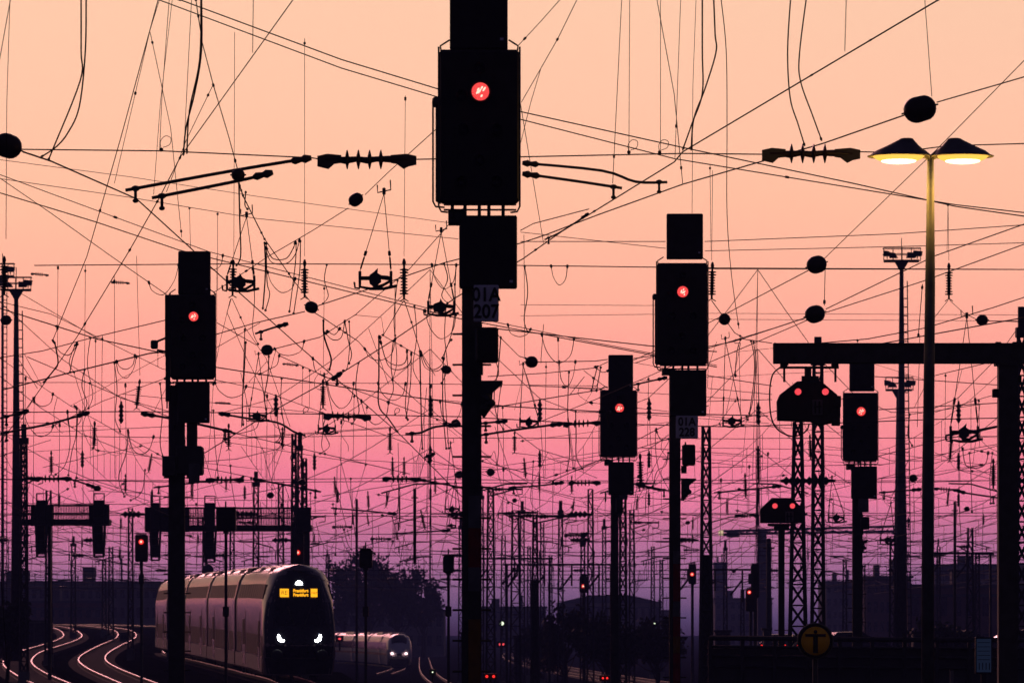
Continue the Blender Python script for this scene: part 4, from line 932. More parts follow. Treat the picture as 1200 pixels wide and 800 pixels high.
# --- first cross span, about seventy metres away
wire([(-150,173),(10,175),(190,177),(365,185),(376,187)], 1.6, 70, name='cross_span_wire'); wire([(486,187),(610,184),(800,180),(895,181)], 1.6, 70, name='cross_span_wire'); wire([(1006,178),(1050,179),(1110,171),(1320,165)], 1.5, 70, name='cross_span_wire')
insul_h(372,488,187,70,0,label='large horizontal insulator left of the tallest signal'); insul_h(893,1008,180,70,0,label='large horizontal insulator left of the double lamp')
oval(9,171,17,14.5,69,'big dark ball insulator cut by the left picture edge',-20); oval(279,205,8,7.5,69.6,'ball insulator on the steady arms left of the large insulator')
oval(417,234,9,7.5,110,'small oval insulator below the large horizontal insulator',35); oval(365,360,8,7,105,'ball insulator beside an upright insulator string, right of the left signal',-20)
oval(313,410,7,6.5,130,'round ball insulator just right of the left signal head'); oval(523,433,6,5,150,'small ball insulator hard left of the tallest signal mast',-15); oval(623,424,7.5,7,120,'round ball insulator right of the 01A 207 box')
oval(849,374,7,7,120,'round ball insulator right of the 01A 228 signal head'); oval(957,310,12,10.5,95,'upper one of two big ball insulators left of the lamp pole',15); oval(955,368,12,10.5,95,'lower one of two big ball insulators left of the lamp pole',15)
oval(1078,128,19.5,15.5,66,'largest dark ball insulator above the double lamp',15); oval(1151,375,7,6.5,125,'ball insulator right of the lamp pole above the gantry'); oval(7,375,6.5,6,150,'ball insulator at the left floodlight mast')
oval(534,496,5.5,5,160,'little ball insulator touching the tallest signal mast'); oval(575,553,4.8,4.6,190,'little ball insulator low right of the tallest signal mast'); oval(1070,560,5,4.6,170,'little ball insulator between the floodlight mast and hanging signal')
oval(354,565,4.5,4.2,230,'tiny ball insulator between the masts over the cab'); oval(317,580,4,3.8,230,'tiny ball insulator over the second signal bridge'); oval(114,572,4.2,3.6,220,'tiny ball insulator over the left signal bridge')
oval(603,586,2.8,2.8,260,'very small ball insulator over the broad crowded mast'); oval(806,612,2.5,2.2,260,'very small ball insulator right of the 01A 228 mast'); oval(1133,596,3.2,3,230,'very small ball insulator left of the gantry post'); oval(538,556,5,4.6,200,'little ball insulator left edge of the tallest signal mast'); oval(860,669,2.2,2.2,330,'very small ball insulator near the crane')
arm([(147,223),(279,199),(365,185)],4,70,'upper of two long steady arms at the left ball insulator'); arm([(178,232),(279,212),(320,202)],4,70,'lower of two long steady arms at the left ball insulator')
arm([(782,213.5),(745,213),(705,200),(612,191)],3.2,70,'upper curved steady arm right of the tallest signal head'); arm([(729,220.5),(680,213),(612,203.5)],3.4,70,'lower straight steady arm right of the tallest signal head')
arm([(638,281),(660,270),(690,250)],1.8,78,'short doubled rod on the wire right of the tallest signal')
# --- the second cross span and its arms
wire([(-100,484),(0,483),(160,482),(379,485),(540,488),(667,495)], 1.2, 140, name='cross_span_wire'); wire([(742,497),(860,500),(1100,491),(1250,488)], 1.2, 140, name='cross_span_wire')
insul_h(379,435,488,140,2,label='horizontal insulator between left signal and tallest signal'); insul_h(660,705,496,140,-2,label='horizontal insulator touching the smaller signal head')
insul_h(448,492,561,190,1,label='horizontal insulator above the bush, left of the tallest mast'); insul_h(666,704,565.5,200,0,label='horizontal insulator just left of the smaller signal mast'); insul_h(40,84,560.5,200,0,label='horizontal insulator over the left signal bridge')
insul_h(241,286,562,200,0,label='horizontal insulator right of the left signal mast'); insul_h(861,889,604,230,0,label='horizontal insulator left of the thin shunting signal'); insul_h(389,413,617,280,0,label='small horizontal insulator right of the train mast trio')
insul_h(434,459,631,290,0,label='small horizontal insulator above the bush'); insul_h(661,688,627,280,0,label='small horizontal insulator left of the smaller signal mast'); insul_h(1095,1122,573,200,2,label='horizontal insulator between lamp pole and gantry post')
insul_h(801,819,644,300,0,label='tiny horizontal insulator right of the 01A 228 mast'); insul_h(36,57,321.5,230,2,label='small faint horizontal insulator right of the left floodlights'); insul_h(130,152,331,230,1.5,label='small faint horizontal insulator left of the left signal hood')
insul_h(252,270,472,240,1,label='small faint horizontal insulator right of the left signal lower box'); insul_h(331,350,427,230,2,label='small faint horizontal insulator below the round ball insulator'); insul_h(364,378,637,300,0,label='tiny horizontal insulator over the bush left side')
arm([(0,508),(60,496),(105,483)],2.6,140,'steady arm crossing the left floodlight mast'); arm([(272,506),(215,493),(165,484)],2.8,140,'steady arm running behind the left signal lower box'); arm([(0,490),(15,486),(34,481)],2.6,142,'short steady arm at the left picture edge')
arm([(358,510),(345,506),(325,495),(290,490),(256,484)],2.4,140,'curved steady arm right of the left signal'); arm([(475,508),(492,507),(510,500),(540,497)],2.6,140,'curved steady arm left of the tallest signal mast'); arm([(562,510),(600,504),(660,496)],2.6,140,'steady arm right of the tallest signal mast')
arm([(562,496),(595,493)],2.4,140,'short steady arm right of the tallest signal mast'); arm([(376,576),(335,568),(296,561)],2.2,190,'steady arm over the train cab masts'); arm([(560,575),(520,567),(488,561)],2,190,'steady arm above the bush'); arm([(596,571),(630,569),(661,565)],2,200,'steady arm left of the smaller signal insulator')
arm([(784,575),(745,567)],2,200,'steady arm between the two middle signal masts'); arm([(837,577),(880,573),(916,569)],2,210,'steady arm left of the flared lattice mast'); arm([(1030,577),(1055,575),(1080,573)],2,200,'steady arm crossing the floodlight mast'); arm([(1170,583),(1130,577),(1120,574)],2,200,'steady arm left of the gantry post')
arm([(82,561),(98,566),(112,571)],2,200,'steady arm over the left signal bridge'); arm([(180,571),(215,567),(253,562)],2,200,'steady arm crossing the left signal mast'); arm([(1108,510),(1140,505),(1185,496)],2.4,140,'steady arm left of the gantry post, the higher one'); arm([(388,595),(425,598),(465,602)],1.8,240,'thin steady arm right of the train masts')
arm([(460,625),(495,623),(528,621)],1.8,250,'thin steady arm left of the tallest mast'); arm([(742,451),(782,442)],2,120,'short doubled rod between the two middle signals'); arm([(299,391),(320,384),(338,379)],2.4,110,'short doubled rod at the ball insulator right of the left signal'); arm([(388,444),(394,441),(401,436)],2.6,120,'short thick rod on the crossing wires below the loops')
arm([(745,568),(775,574)],1.6,230,'thin arm behind the smaller signal mast'); arm([(497,536),(510,531)],2,150,'short rod on the wire below the little ball insulator')
for a_ in [((289,254),282,332,42,95),((450,227),440,328,48,95),((517,272),517,361,40,95),((613,428),620,495,28,135),((850,398),858,494,28,135),((1133,372),1130,508,42,130),((303,416),302,488,26,140),((380,440),383,503,26,150),
           ((528,500),530,597,22,190),((975,560),980,607,24,190),((1049,590),1050,633,22,220),((180,354),186,404,18,105)]:
    pass
for (apx, x, y, w, Y), lb in zip([((289,254),282,332,42,95),((450,227),440,328,48,95),((517,272),517,361,40,95),((613,428),620,495,28,135),((850,398),858,494,28,135),((1133,372),1130,508,42,130),((303,416),302,488,26,140),((380,440),383,503,26,150),
           ((528,520),530,597,22,190),((975,560),980,607,24,190),((1044,590),1040,633,22,220),((534,560),529,616,14,260)],
    ['bracket hanger just right of the left signal hood','bracket hanger below the small oval insulator','bracket hanger hard left of the tallest signal head','bracket hanger right of the tallest signal mast','bracket hanger right of the 01A 228 plate','bracket hanger between lamp pole and gantry post',
     'bracket hanger on the curved steady arm right of the left signal','bracket hanger directly under the left mid insulator','bracket hanger low left of the tallest mast','bracket hanger left of the hanging signal mast','bracket hanger right of the hanging signal mast','smallest bracket hanger left of the tallest mast']):
    clampset(x, y, w, Y, apx, lb)
VL = [(357,304,348,100,0,'upright insulator string above the ball insulator right of the left signal'),(473.5,303,350,100,0,'upright insulator string left of the tallest signal'),(273.5,304,346,98,-1,'upright insulator string inside the hanger right of the left signal hood'),
 (835,307,350,100,-1,'upright insulator string touching the 01A 228 signal head'),(1112,308,350,100,0,'upright insulator string right of the lamp pole'),(164,444,478,140,-4,'upright insulator string left of the left signal lower box'),
 (111,493,525,150,-1,'upright insulator string below the cross span at far left'),(378.5,444,478,140,0,'upright insulator string above the mid horizontal insulator'),(457,500,530,150,0,'upright insulator string left of the tallest mast at mid height'),
 (268,496,526,150,0,'upright insulator string right of the left signal lower box'),(60,528,556,190,0,'upright insulator string over the left bridge insulator'),(178,531,553,190,-4,'leaning insulator string left of the left signal bracket'),
 (147,555,577,210,0,'upright insulator string between the two signal bridges'),(603,505,530,160,0,'upright insulator string right of the tallest mast'),(614,536,560,180,2,'upright insulator string lower right of the tallest mast'),
 (460,535,558,190,0,'left of two strings standing on the bush side insulator'),(473.5,535,558,190,0,'right of two strings standing on the bush side insulator'),(510,558,578,210,0,'upright string right of the bush side insulator'),
 (392,558,579,210,1,'upright string right of the train masts'),(431,575,596,230,1,'left upright string of the group above the bush'),(456,576,594,230,-4,'leaning string above the bush'),(493,597,620,240,5,'leaning string right of the hanging rod'),
 (673,583,600,250,-2,'short string left of the smaller signal lower box'),(632,554,575,210,0,'string left of the smaller insulator'),(750,531,570,150,1,'string right of the smaller signal lower box'),(670,557,578,200,0,'string hanging at the smaller horizontal insulator'),
 (747,580,597,230,-1,'short string right of the smaller signal mast'),(889,539,565,150,0,'upright string right of the 01A 228 lower box'),(873,554,583,160,1,'upright string left of the shunting signal'),(852,583,602,200,0,'short string left of the shunting signal'),
 (812,605,620,240,0,'very short string right of the 01A 228 mast'),(949,509,538,150,1,'string between the two flared lattice masts'),(1115,512,540,150,-2,'string hanging under the right bracket hanger'),(1164,537,572,150,0,'string left of the gantry post'),
 (1112,572,592,200,-2,'lower string under the right hanger'),(5,300,345,100,0,'upright string cut by the left picture edge'),(265,558,575,200,0,'string right of the left signal number plate'),(331,500,525,160,0,'string right of the curved steady arm'),
 (225,560,585,200,0,'string behind the left signal mast'),(140,640,655,280,0,'tiny string under the left bridge'),(430,600,615,250,2,'tiny leaning string above the bush')]
for x, y0, y1, Y, ln, lb in VL: insul_v(x, y0, y1, Y, lb, ln)

# --- individually traced wires: (points, width px, distance from, distance to, smooth, clamps)
TR = [
 ([(27,178),(60,189),(110,211),(160,233),(226,293),(246,312),(350,405),(470,510),(560,600)],1.5,70,180,0,(.55,)),
 ([(352,-12),(212,183),(185,235),(152,293),(90,395),(30,480),(-10,530)],1.35,58,100,0,(.36,.4,.43,.5,.56)),
 ([(1130,-18),(990,65),(800,178),(790,190),(660,270),(613,303),(535,348),(463,397),(400,437),(315,484),(200,555)],1.7,62,160,0,(.13,.3,.34,.37,.55,.62)),
 ([(200,-4),(400,70),(515,105),(610,131),(800,173),(1000,215),(1120,242),(1260,262)],1.5,90,92,0,(.27,)),
 ([(170,-6),(400,80),(510,113),(610,140),(790,186),(1120,240),(1260,256)],1.3,88,90,0,(.2,.6)),
 ([(1215,56),(1098,175),(1000,270),(966,303)],1.4,60,95,0,()), ([(947,317),(850,368),(770,410),(735,425)],1.1,95,150,0,()),
 ([(1215,86),(1098,120)],1.6,60,66,0,()), ([(1060,135),(965,168),(890,190),(800,216),(700,252),(640,275),(610,285),(520,308),(425,341),(373,358)],1.5,66,105,0,(.5,)),
 ([(357,365),(300,378),(252,392),(194,375),(110,395),(50,411),(0,419),(-20,421)],1.2,105,130,0,(.85,)),
 ([(1250,245),(1095,300),(968,362)],1.4,75,95,0,()), ([(1250,268),(1080,330),(965,367),(830,425)],1.3,75,120,0,()), ([(945,372),(860,400),(800,412),(742,420)],1.2,95,140,0,(.3,)),
 ([(1025,404),(1200,372)],1.4,95,85,0,()), ([(960,402),(1017,397),(1085,384),(1165,360),(1210,345)],1.2,100,90,0,()),
 ([(-10,358),(113,397),(193,414),(252,430),(412,455),(540,473),(720,483),(900,487)],1.4,120,140,0,(.25,.42)),
 ([(-10,351),(60,368),(190,432),(300,455),(480,520)],.9,130,160,0,()), ([(-10,413),(82,475),(200,540),(300,560)],.9,140,190,0,()), ([(21,420),(44,455)],.9,135,140,0,()),
 ([(2,457),(80,437),(175,414),(193,412)],1.7,110,104,0,()), ([(25,344),(115,397)],.8,150,150,0,()), ([(32,418),(130,460),(207,492),(330,520),(480,555)],1,140,180,0,()),
 ([(60,500),(120,470),(194,443),(252,408),(305,378)],.8,150,150,0,(.5,)), ([(254,378),(300,404)],1.1,125,130,0,()), ([(326,416),(412,455),(480,480),(540,500)],1,130,160,0,()),
 ([(320,409),(375,395),(416,369),(450,340),(480,315),(527,262),(560,225)],1.2,130,110,0,(.2,)), ([(250,343),(315,300),(365,271),(408,244)],1.1,120,111,0,(.2,)), ([(428,228),(455,202),(515,148)],1.3,110,100,0,()),
 ([(279,212),(285,230),(310,280),(345,330),(365,355)],1.4,72,100,0,(.08,.15,.24,.46,.5,.7)), ([(368,366),(378,372),(420,400),(455,440),(500,480)],1.2,105,150,0,(.4,)),
 ([(-10,186),(150,207),(300,230),(525,261)],.7,140,150,0,()), ([(-10,208),(150,231),(300,256),(537,280)],.8,135,145,0,()), ([(610,272),(780,291)],.8,145,150,0,()),
 ([(-10,201),(60,227),(245,295),(497,360),(700,402),(840,428)],1,120,140,0,(.6,)), ([(-10,223),(112,260),(210,293),(246,302),(537,373),(760,415),(840,430)],1.3,118,138,0,()), ([(-10,202),(60,250),(130,300),(195,345)],1,115,105,0,(.33,)),
 ([(572,384),(760,405),(840,412)],1.3,130,125,0,()), ([(632,424),(697,423),(712,421)],1.1,120,130,0,()), ([(572,441),(640,437),(697,431),(712,424)],1,135,140,0,()), ([(574,478),(640,467),(700,457),(712,453)],1.2,140,145,0,()),
 ([(630,495),(705,465),(780,432),(830,408),(905,385)],1,150,110,0,()), ([(745,425),(768,417)],1,130,128,0,()), ([(668,462),(685,441)],.8,150,150,0,()), ([(684,434),(712,455)],.8,150,150,0,()),
 ([(1095,440),(1162,424),(1230,405)],1,110,100,0,()), ([(1025,441),(1170,451)],1,150,150,0,()), ([(1027,480),(1170,472)],1.1,150,150,0,()), ([(1030,534),(1085,520),(1170,500),(1250,480)],1.2,160,120,0,(.3,)), ([(1095,483),(1170,461)],.8,170,160,0,()), ([(830,500),(890,485),(1000,465)],.9,150,140,0,()),
 ([(40,311),(300,309),(515,310),(610,311),(840,314),(1250,316)],1.2,120,121,0,()), ([(610,283),(780,283)],1,125,125,0,()), ([(826,283),(1050,274),(1250,260)],1,125,110,0,()), ([(826,294),(1050,289),(1250,283)],.9,130,120,0,()),
 ([(826,315),(1250,316)],.9,135,130,0,()), ([(20,448),(250,448),(450,449),(700,452)],.8,170,170,0,()), ([(610,357),(780,358)],.6,190,190,0,()), ([(610,370),(780,368)],.6,190,190,0,()), ([(830,367),(1200,369)],.6,180,180,0,()), ([(830,374),(1200,376)],.6,200,200,0,()),
 ([(830,470),(905,468)],.8,170,170,0,()), ([(830,455),(905,462)],.8,170,170,0,()), ([(830,440),(905,452)],1,150,150,0,()), ([(620,452),(704,455)],.9,170,170,0,()),([(610,270),(625,262),(690,245)],1.2,78,75,0,()),
 # steep stays from above
 ([(14,-10),(-5,95)],1,50,60,0,()), ([(12,-10),(8,120),(7,280)],.8,60,62,0,()), ([(188,-10),(142,160),(102,300),(62,398)],1.2,60,90,0,(.35,.45,.8,.98)), ([(190,-10),(176,35),(134,215)],.8,58,68,0,(.9,)), ([(199,-10),(190,110),(187,176)],.8,62,70,0,()),
 ([(203,-10),(188,120),(180,228)],.7,62,72,0,()), ([(176,38),(200,150),(213,278)],.8,68,80,0,(.05,.97)), ([(225,-10),(216,165)],.8,60,70,0,()), ([(228,-10),(237,50),(250,100),(268,160),(278,197)],1.2,62,70,0,(.48,.52,.56,.75,.97)),
 ([(249,101),(218,165),(195,225)],.9,69,75,0,(.08,)), ([(297,-10),(296,62)],.9,48,50,0,()), ([(357,45),(357,300)],.6,85,99,0,(.02,)), ([(275,38),(274,300)],.6,85,97,0,()), ([(475,112),(473.5,300)],.6,95,99,0,(.02,)),
 ([(665,-10),(634,25),(607,54)],1.3,55,60,0,(.5,.95)), ([(681,-10),(654,45),(634,80),(611,120)],1.1,55,66,0,(.28,.72)), ([(634,80),(622,120),(609,172)],.8,60,68,0,()), ([(610,122),(637,285)],.8,66,80,0,()),
 ([(729,-10),(718,215)],.9,58,70,0,(.97,)), ([(738,-10),(737,177)],.8,60,70,0,()), ([(768,-10),(790,110),(800,215)],1,60,72,0,(.97,)), ([(774,-10),(774,177)],.8,60,70,0,()), ([(798,-10),(791,185)],.8,60,70,0,(.96,)),
 ([(816,-10),(812,100),(811,250)],.7,70,90,0,()), ([(1083,-10),(1092,113)],.9,60,66,0,()), ([(992,-10),(990,60)],1,46,50,0,(.8,)), ([(835,200),(834,305)],.6,95,99,0,()), ([(1111,240),(1112,305)],.6,95,99,0,()), ([(160,300),(164,440)],.6,130,139,0,()),
 ([(1111,352),(1095,372)],.9,101,105,0,()), ([(1113,352),(1133,370)],.9,101,105,0,()), ([(1158,376),(1200,377)],1,125,125,0,()), ([(1144,374),(1134,369)],1,125,120,0,()),
 ([(834,352),(861,390),(870,395)],1.2,101,118,0,(.85,)), ([(870,397),(905,402)],1,118,118,0,()), ([(862,397),(861,402),(868,402)],1,118,118,0,()), ([(967,315),(966,358)],.9,95,95,0,(.9,)), ([(1081,333),(1076,395)],1,110,112,0,(.06,.96)),
 ([(868,402),(851,485)],.6,130,134,0,()), ([(866,402),(868,485)],.6,130,134,0,()), ([(1078,393),(1075,500)],.7,115,125,0,()),
 ([(473,352),(452,388),(447,395)],1,100,120,0,(.8,)), ([(474,352),(483,380),(492,410),(510,440)],1,100,130,0,(.3,)), ([(447,392),(470,405),(493,418)],1,125,128,0,(.5,)), ([(416,369),(447,372),(450,392)],.7,125,125,0,()), ([(432,385),(445,420),(455,450)],.7,130,140,0,()),
 ([(463,335),(463,395)],.9,96,115,0,(.96,)), ([(271,350),(266,366),(290,422),(320,480)],.8,100,135,0,()), ([(272,350),(288,385),(312,420),(340,500)],.8,100,140,0,(.2,)), ([(270,350),(258,400),(250,440)],.6,105,120,0,()), ([(254,300),(254,420)],.5,130,130,0,()), ([(287,384),(283,500)],1,120,130,0,(.02,)),
 ([(554,498),(560,470),(556,430),(560,400),(557,378)],0.1,100,100,0,()), ([(637,380),(634,420),(634,425)],.8,115,120,0,()), ([(614,275),(615,420)],.7,110,118,0,()), ([(583,392),(608,417),(617,420)],1.2,90,119,0,(.95,)), ([(665,490),(672,550)],.8,165,180,0,(.97,)),
 ([(615,432),(603,480)],.5,140,150,0,()), ([(600,530),(640,535),(700,560)],.7,200,210,0,()), ([(580,500),(600,560),(615,600)],.7,170,220,0,()), ([(563,540),(640,560),(700,540),(780,515)],.9,180,170,0,(.4,)), ([(640,566),(700,540),(785,495),(830,475)],1.1,170,150,0,()),
 ([(745,590),(770,540),(785,515)],.7,180,170,0,()), ([(840,400),(830,430),(829,455)],.6,130,140,0,()), ([(1020,425),(1085,445)],.5,180,180,0,()), ([(1095,530),(1170,560)],.6,200,200,0,()), ([(1030,545),(1170,520)],.8,190,170,0,()), ([(1030,560),(1100,556),(1170,540)],.8,200,200,0,()),
 ([(300,240),(298,330)],.0,1,1,0,()),
]
def snap(x, y, lim=40):
    best = None
    for pts, w, Y0, Y1, sm, cl in TR:
        if w < .75: continue
        xs = [p[0] for p in pts]
        for (xa, ya), (xb, yb) in zip(pts, pts[1:]):
            if abs(xb-xa) < 25 or not (min(xa, xb) <= x <= max(xa, xb)): continue
            f = (x-xa)/(xb-xa); yy_ = ya+(yb-ya)*f; g_ = (x-pts[0][0])/(pts[-1][0]-pts[0][0])
            if abs(yy_-y) < lim and (best is None or abs(yy_-y) < abs(best[0]-y)): best = (yy_, Y0+(Y1-Y0)*max(0, min(1, g_)))
    return best
for pts, w, Y0, Y1, sm, cl in TR:
    if w < .3: continue
    wire(pts, w, Y0, Y1, sm=bool(sm), clamps=cl)
# --- feeder cables hanging in curves
for pts, w, Y0, Y1 in [([(95,-10),(95,60),(94,95),(62,175),(57,187)],2.0,58,69),([(101,-10),(100,60),(93,125),(80,155),(66,172),(48,184)],2.0,58,69),([(236,-10),(236,60),(228,110),(218,150),(215,182)],2.2,55,69),([(235.5,-10),(234,70),(222,130),(219,180)],2.0,55,69),
  ([(823,-10),(823,60),(823,110),(811,145),(800,176)],2.0,55,69),([(836,-10),(838,40),(839,62),(826,105),(813,140),(810,176)],2.0,55,69),([(927,-10),(923,60),(926,115),(935,145),(943,171)],1.8,58,70),([(946,-10),(937,62),(938,95),(952,135),(963,165)],1.8,58,70),
  ([(844,-10),(851,60),(852,150),(852,250),(857,320),(866,385)],1.1,60,115),([(280,214),(281,260),(282,300),(277,311)],1.8,72,95),([(288,225),(287,240),(290,245)],1.4,72,74),
  ([(310,284),(311,320),(308,362)],1.8,100,112),([(312,284),(313,330),(316,345),(311,364)],1.2,100,112),([(312,290),(320,303),(335,303),(343,292),(346,284)],1.2,100,100),([(311,290),(318,307),(335,309),(346,298),(351,281)],1.2,100,101),
  ([(347,285),(346,310),(339,366)],1.2,100,110),([(352,282),(351,320),(344,368)],1.2,100,110),([(379,375),(380,395),(388,420),(386,433)],2.2,105,118),([(381,390),(390,398),(400,395),(404,376)],1.2,105,106),([(384,388),(392,392),(398,385)],1,105,105),([(404,376),(408,398),(412,415),(409,426)],1.2,106,118),([(409,376),(410,400),(407,430),(402,434)],1.0,106,120),
  ([(444,393),(444,440),(444,475),(455,490),(466,506)],1.8,120,145),([(445,394),(452,420),(465,428),(475,424),(477,411)],1.2,120,121),([(446,400),(455,428),(468,433),(480,426),(482,414)],1.2,120,121),([(477,411),(478,440),(475,475),(478,492)],1.1,121,140),([(482,414),(481,450),(476,490)],1.1,121,140),
  ([(492,410),(493,460),(494,500),(495,526)],1.6,125,150),([(493,412),(500,428),(508,433),(517,428),(520,420)],1.2,125,126),([(493,415),(498,430),(510,435),(521,430)],1,125,126),([(519,432),(519,480),(523,526)],1.3,130,150),([(521,432),(522,470),(526,526)],1,130,150),
  ([(62,399),(70,412),(80,416),(88,408),(90,402)],1.2,110,111),([(64,401),(68,425),(62,435),(51,448)],1.8,110,122),([(91,403),(85,420),(82,436)],1.2,111,120),([(88,404),(81,425),(87,436)],1,111,120),
  ([(587,394),(584,430),(579,465),(583,490),(590,503)],1.2,105,138),([(700,429),(693,458)],1.2,140,145),([(704,430),(699,458)],1.2,140,145),([(698,430),(706,436),(713,434)],1,140,140),([(533,332),(533,366),(528,395),(518,420)],1.2,96,125),([(529,398),(522,410),(519,432)],1.0,125,128),
  ([(79,480),(82,520),(76,545),(65,556)],1,145,190),([(90,478),(89,510),(84,530),(80,557)],1,145,190),([(79,482),(80,496),(86,500),(94,494),(95,482),(88,476)],.9,145,146),([(150,503),(148,530),(139,560),(146,582)],1.1,160,220),([(150,505),(155,525),(165,532),(175,526),(180,511)],1.2,160,162),([(170,550),(168,570),(163,580),(153,586)],1,190,220),
  ([(288,400),(286,440),(284,470),(285,498)],1.4,130,140),([(315,417),(314,440),(310,465),(312,480)],1.3,130,140),([(769,502),(768,520),(772,550),(785,575)],.9,160,185),([(769,505),(775,515),(785,514)],1,160,160),([(783,530),(780,545),(770,552),(765,570)],1,165,180),
  ([(1128,525),(1132,545),(1145,548),(1155,543),(1158,530)],1,170,170),([(1136,530),(1138,560),(1139,600)],.9,170,200),([(1163,530),(1160,560),(1161,590)],.9,170,200),([(1066,485),(1064,510),(1069,522)],1.2,140,150),([(868,397),(864,410),(862,430),(862,440)],1,118,120),
  ([(880,399),(884,420),(883,450),(878,485)],1.1,118,135),([(883,400),(886,430),(882,470),(876,492)],1,118,135),([(565,540),(575,535),(580,530),(585,560),(596,590)],.7,180,230),([(625,540),(624,560),(623,590),(640,605)],.8,190,240),
  ([(330,484),(334,505),(330,520)],1,150,155),([(205,495),(206,515),(212,525)],1,103,104),([(403,620),(409,640),(420,650)],.8,260,280),([(411,560),(412,590),(418,640)],.8,220,280),([(390,590),(394,620),(393,650)],.7,250,290),([(250,480),(252,520),(256,560)],.9,160,190),([(270,545),(272,570),(277,600)],.8,190,210)]:
    wire(pts, w, Y0, Y1, cat='cable', sm=True, name='feeder_cable', clamps=(.985,) if pts[0][1] < 0 else (.015,.985))
for x, y, Y, s in [(189,175,70,1.1),(737,178,70,1),(773,178,70,1),(463,485,140,.5),(296,66,50,-.8),(356,484,140,.5)]:
    if s > 0: droploop(x, y, Y, s)
# --- hanger tees on the two long feeder wires
for x, y0, y1, Y in [(255,252,330,140),(120,395,520,140),(147,440,560,150),(185,412,425,110),(112,397,480,150),(68,335,395,130),(313,455,600,160),(380,340,420,150),(1111,238,300,92),(832,195,300,92),(200,450,460,100),(552,370,390,70),(654,400,480,140),(695,442,455,140),(30,440,560,150),(100,330,520,170),(134,345,560,180),(222,230,290,130),(540,300,330,120),(640,430,560,190),(760,440,540,180),(928,460,500,150),(1020,500,560,180),(1147,470,530,150),(1182,480,600,140),(355,420,500,150),(363,440,480,160),(430,470,560,180),(400,500,600,190),(330,590,640,260),(505,440,520,150),(590,560,640,230),(1108,440,500,130),(648,560,640,230),(878,545,600,190),(900,530,580,190),(845,560,640,230),(1005,420,422,140),(40,470,600,180),(70,500,590,190),(105,440,480,170),(230,590,610,180),(415,465,550,190)]:
    a_ = snap(x, y0); b_ = snap(x, y1)
    ya, Ya = a_ if a_ else (y0, Y)
    yb, Yb = b_ if b_ and b_[0] > ya+15 else (y1, Ya+3)
    wire([(x, ya), (x+(int(x*7+y0) % 5-2)*.6, yb)], .6, Ya, Yb, clamps=(.03,), name='dropper_wire', cat='dropper')
#@@PART4

# ------------------------------------------------------------------ far yard: real catenary spans, track after track, portal after portal
rnd = random.Random(5)
YS = [150, 205, 262, 330, 405, 490, 590, 700]
def trackx(j, Y): return j*4.9 - .055*Y + .00006*Y*Y
def side_word(px): return 'left third' if px < 400 else ('middle' if px < 800 else 'right third')
def dist_word(Y): return 'nearer' if Y < 250 else ('mid distance' if Y < 420 else 'farthest')
for i in range(len(YS)-1):
    Ya, Yb = YS[i], YS[i+1]
    half = 620*mpp(Yb)
    js = [j for j in range(-30, 40) if abs(trackx(j, Yb)) < half and abs(trackx(j, Ya)) < 700*mpp(Ya)]
    for j in js[::(1 if i > 1 else 1)]:
        za = 1.0+6.6+rnd.uniform(-.2,.2); sg = rnd.choice((-1,1))
        xa, xb = trackx(j, Ya)+.25*sg, trackx(j, Yb)-.25*sg
        pa, pb = Vector((xa, Ya, za)), Vector((xb, Yb, za+rnd.uniform(-.1,.1)))
        ma, mb_ = pa+Vector((0,0,1.7+rnd.uniform(0,.3))), pb+Vector((0,0,1.7))
        t = thing('catenary_span', 'thin catenary over the far tracks, %s, %s row' % (side_word(CX+(xa/Ya)*FPX), dist_word(Ya)), 'catenary', pa, 'faint catenary spans over the far tracks')
        rw = max(.009, .33*mpp((Ya+Yb)/2))
        b = MB(); b.tube([pa, pa.lerp(pb, .5)-Vector((0,0,.05)), pb], rw, 4); b.build('contact_wire', M['wire'], t)
        mp_ = [ma.lerp(mb_, f)-Vector((0,0,4*1.0*f*(1-f))) for f in [q/8 for q in range(9)]]
        b = MB(); b.tube(mp_, rw*.9, 4); b.build('messenger_wire', M['wire'], t)
        for q in range(1, 8, 1 if i < 3 else 2):
            c = pa.lerp(pb, q/8)-Vector((0,0,.04)); b = MB(); b.tube([mp_[q], c], rw*.7, 4); b.build('dropper', M['wire'], t)
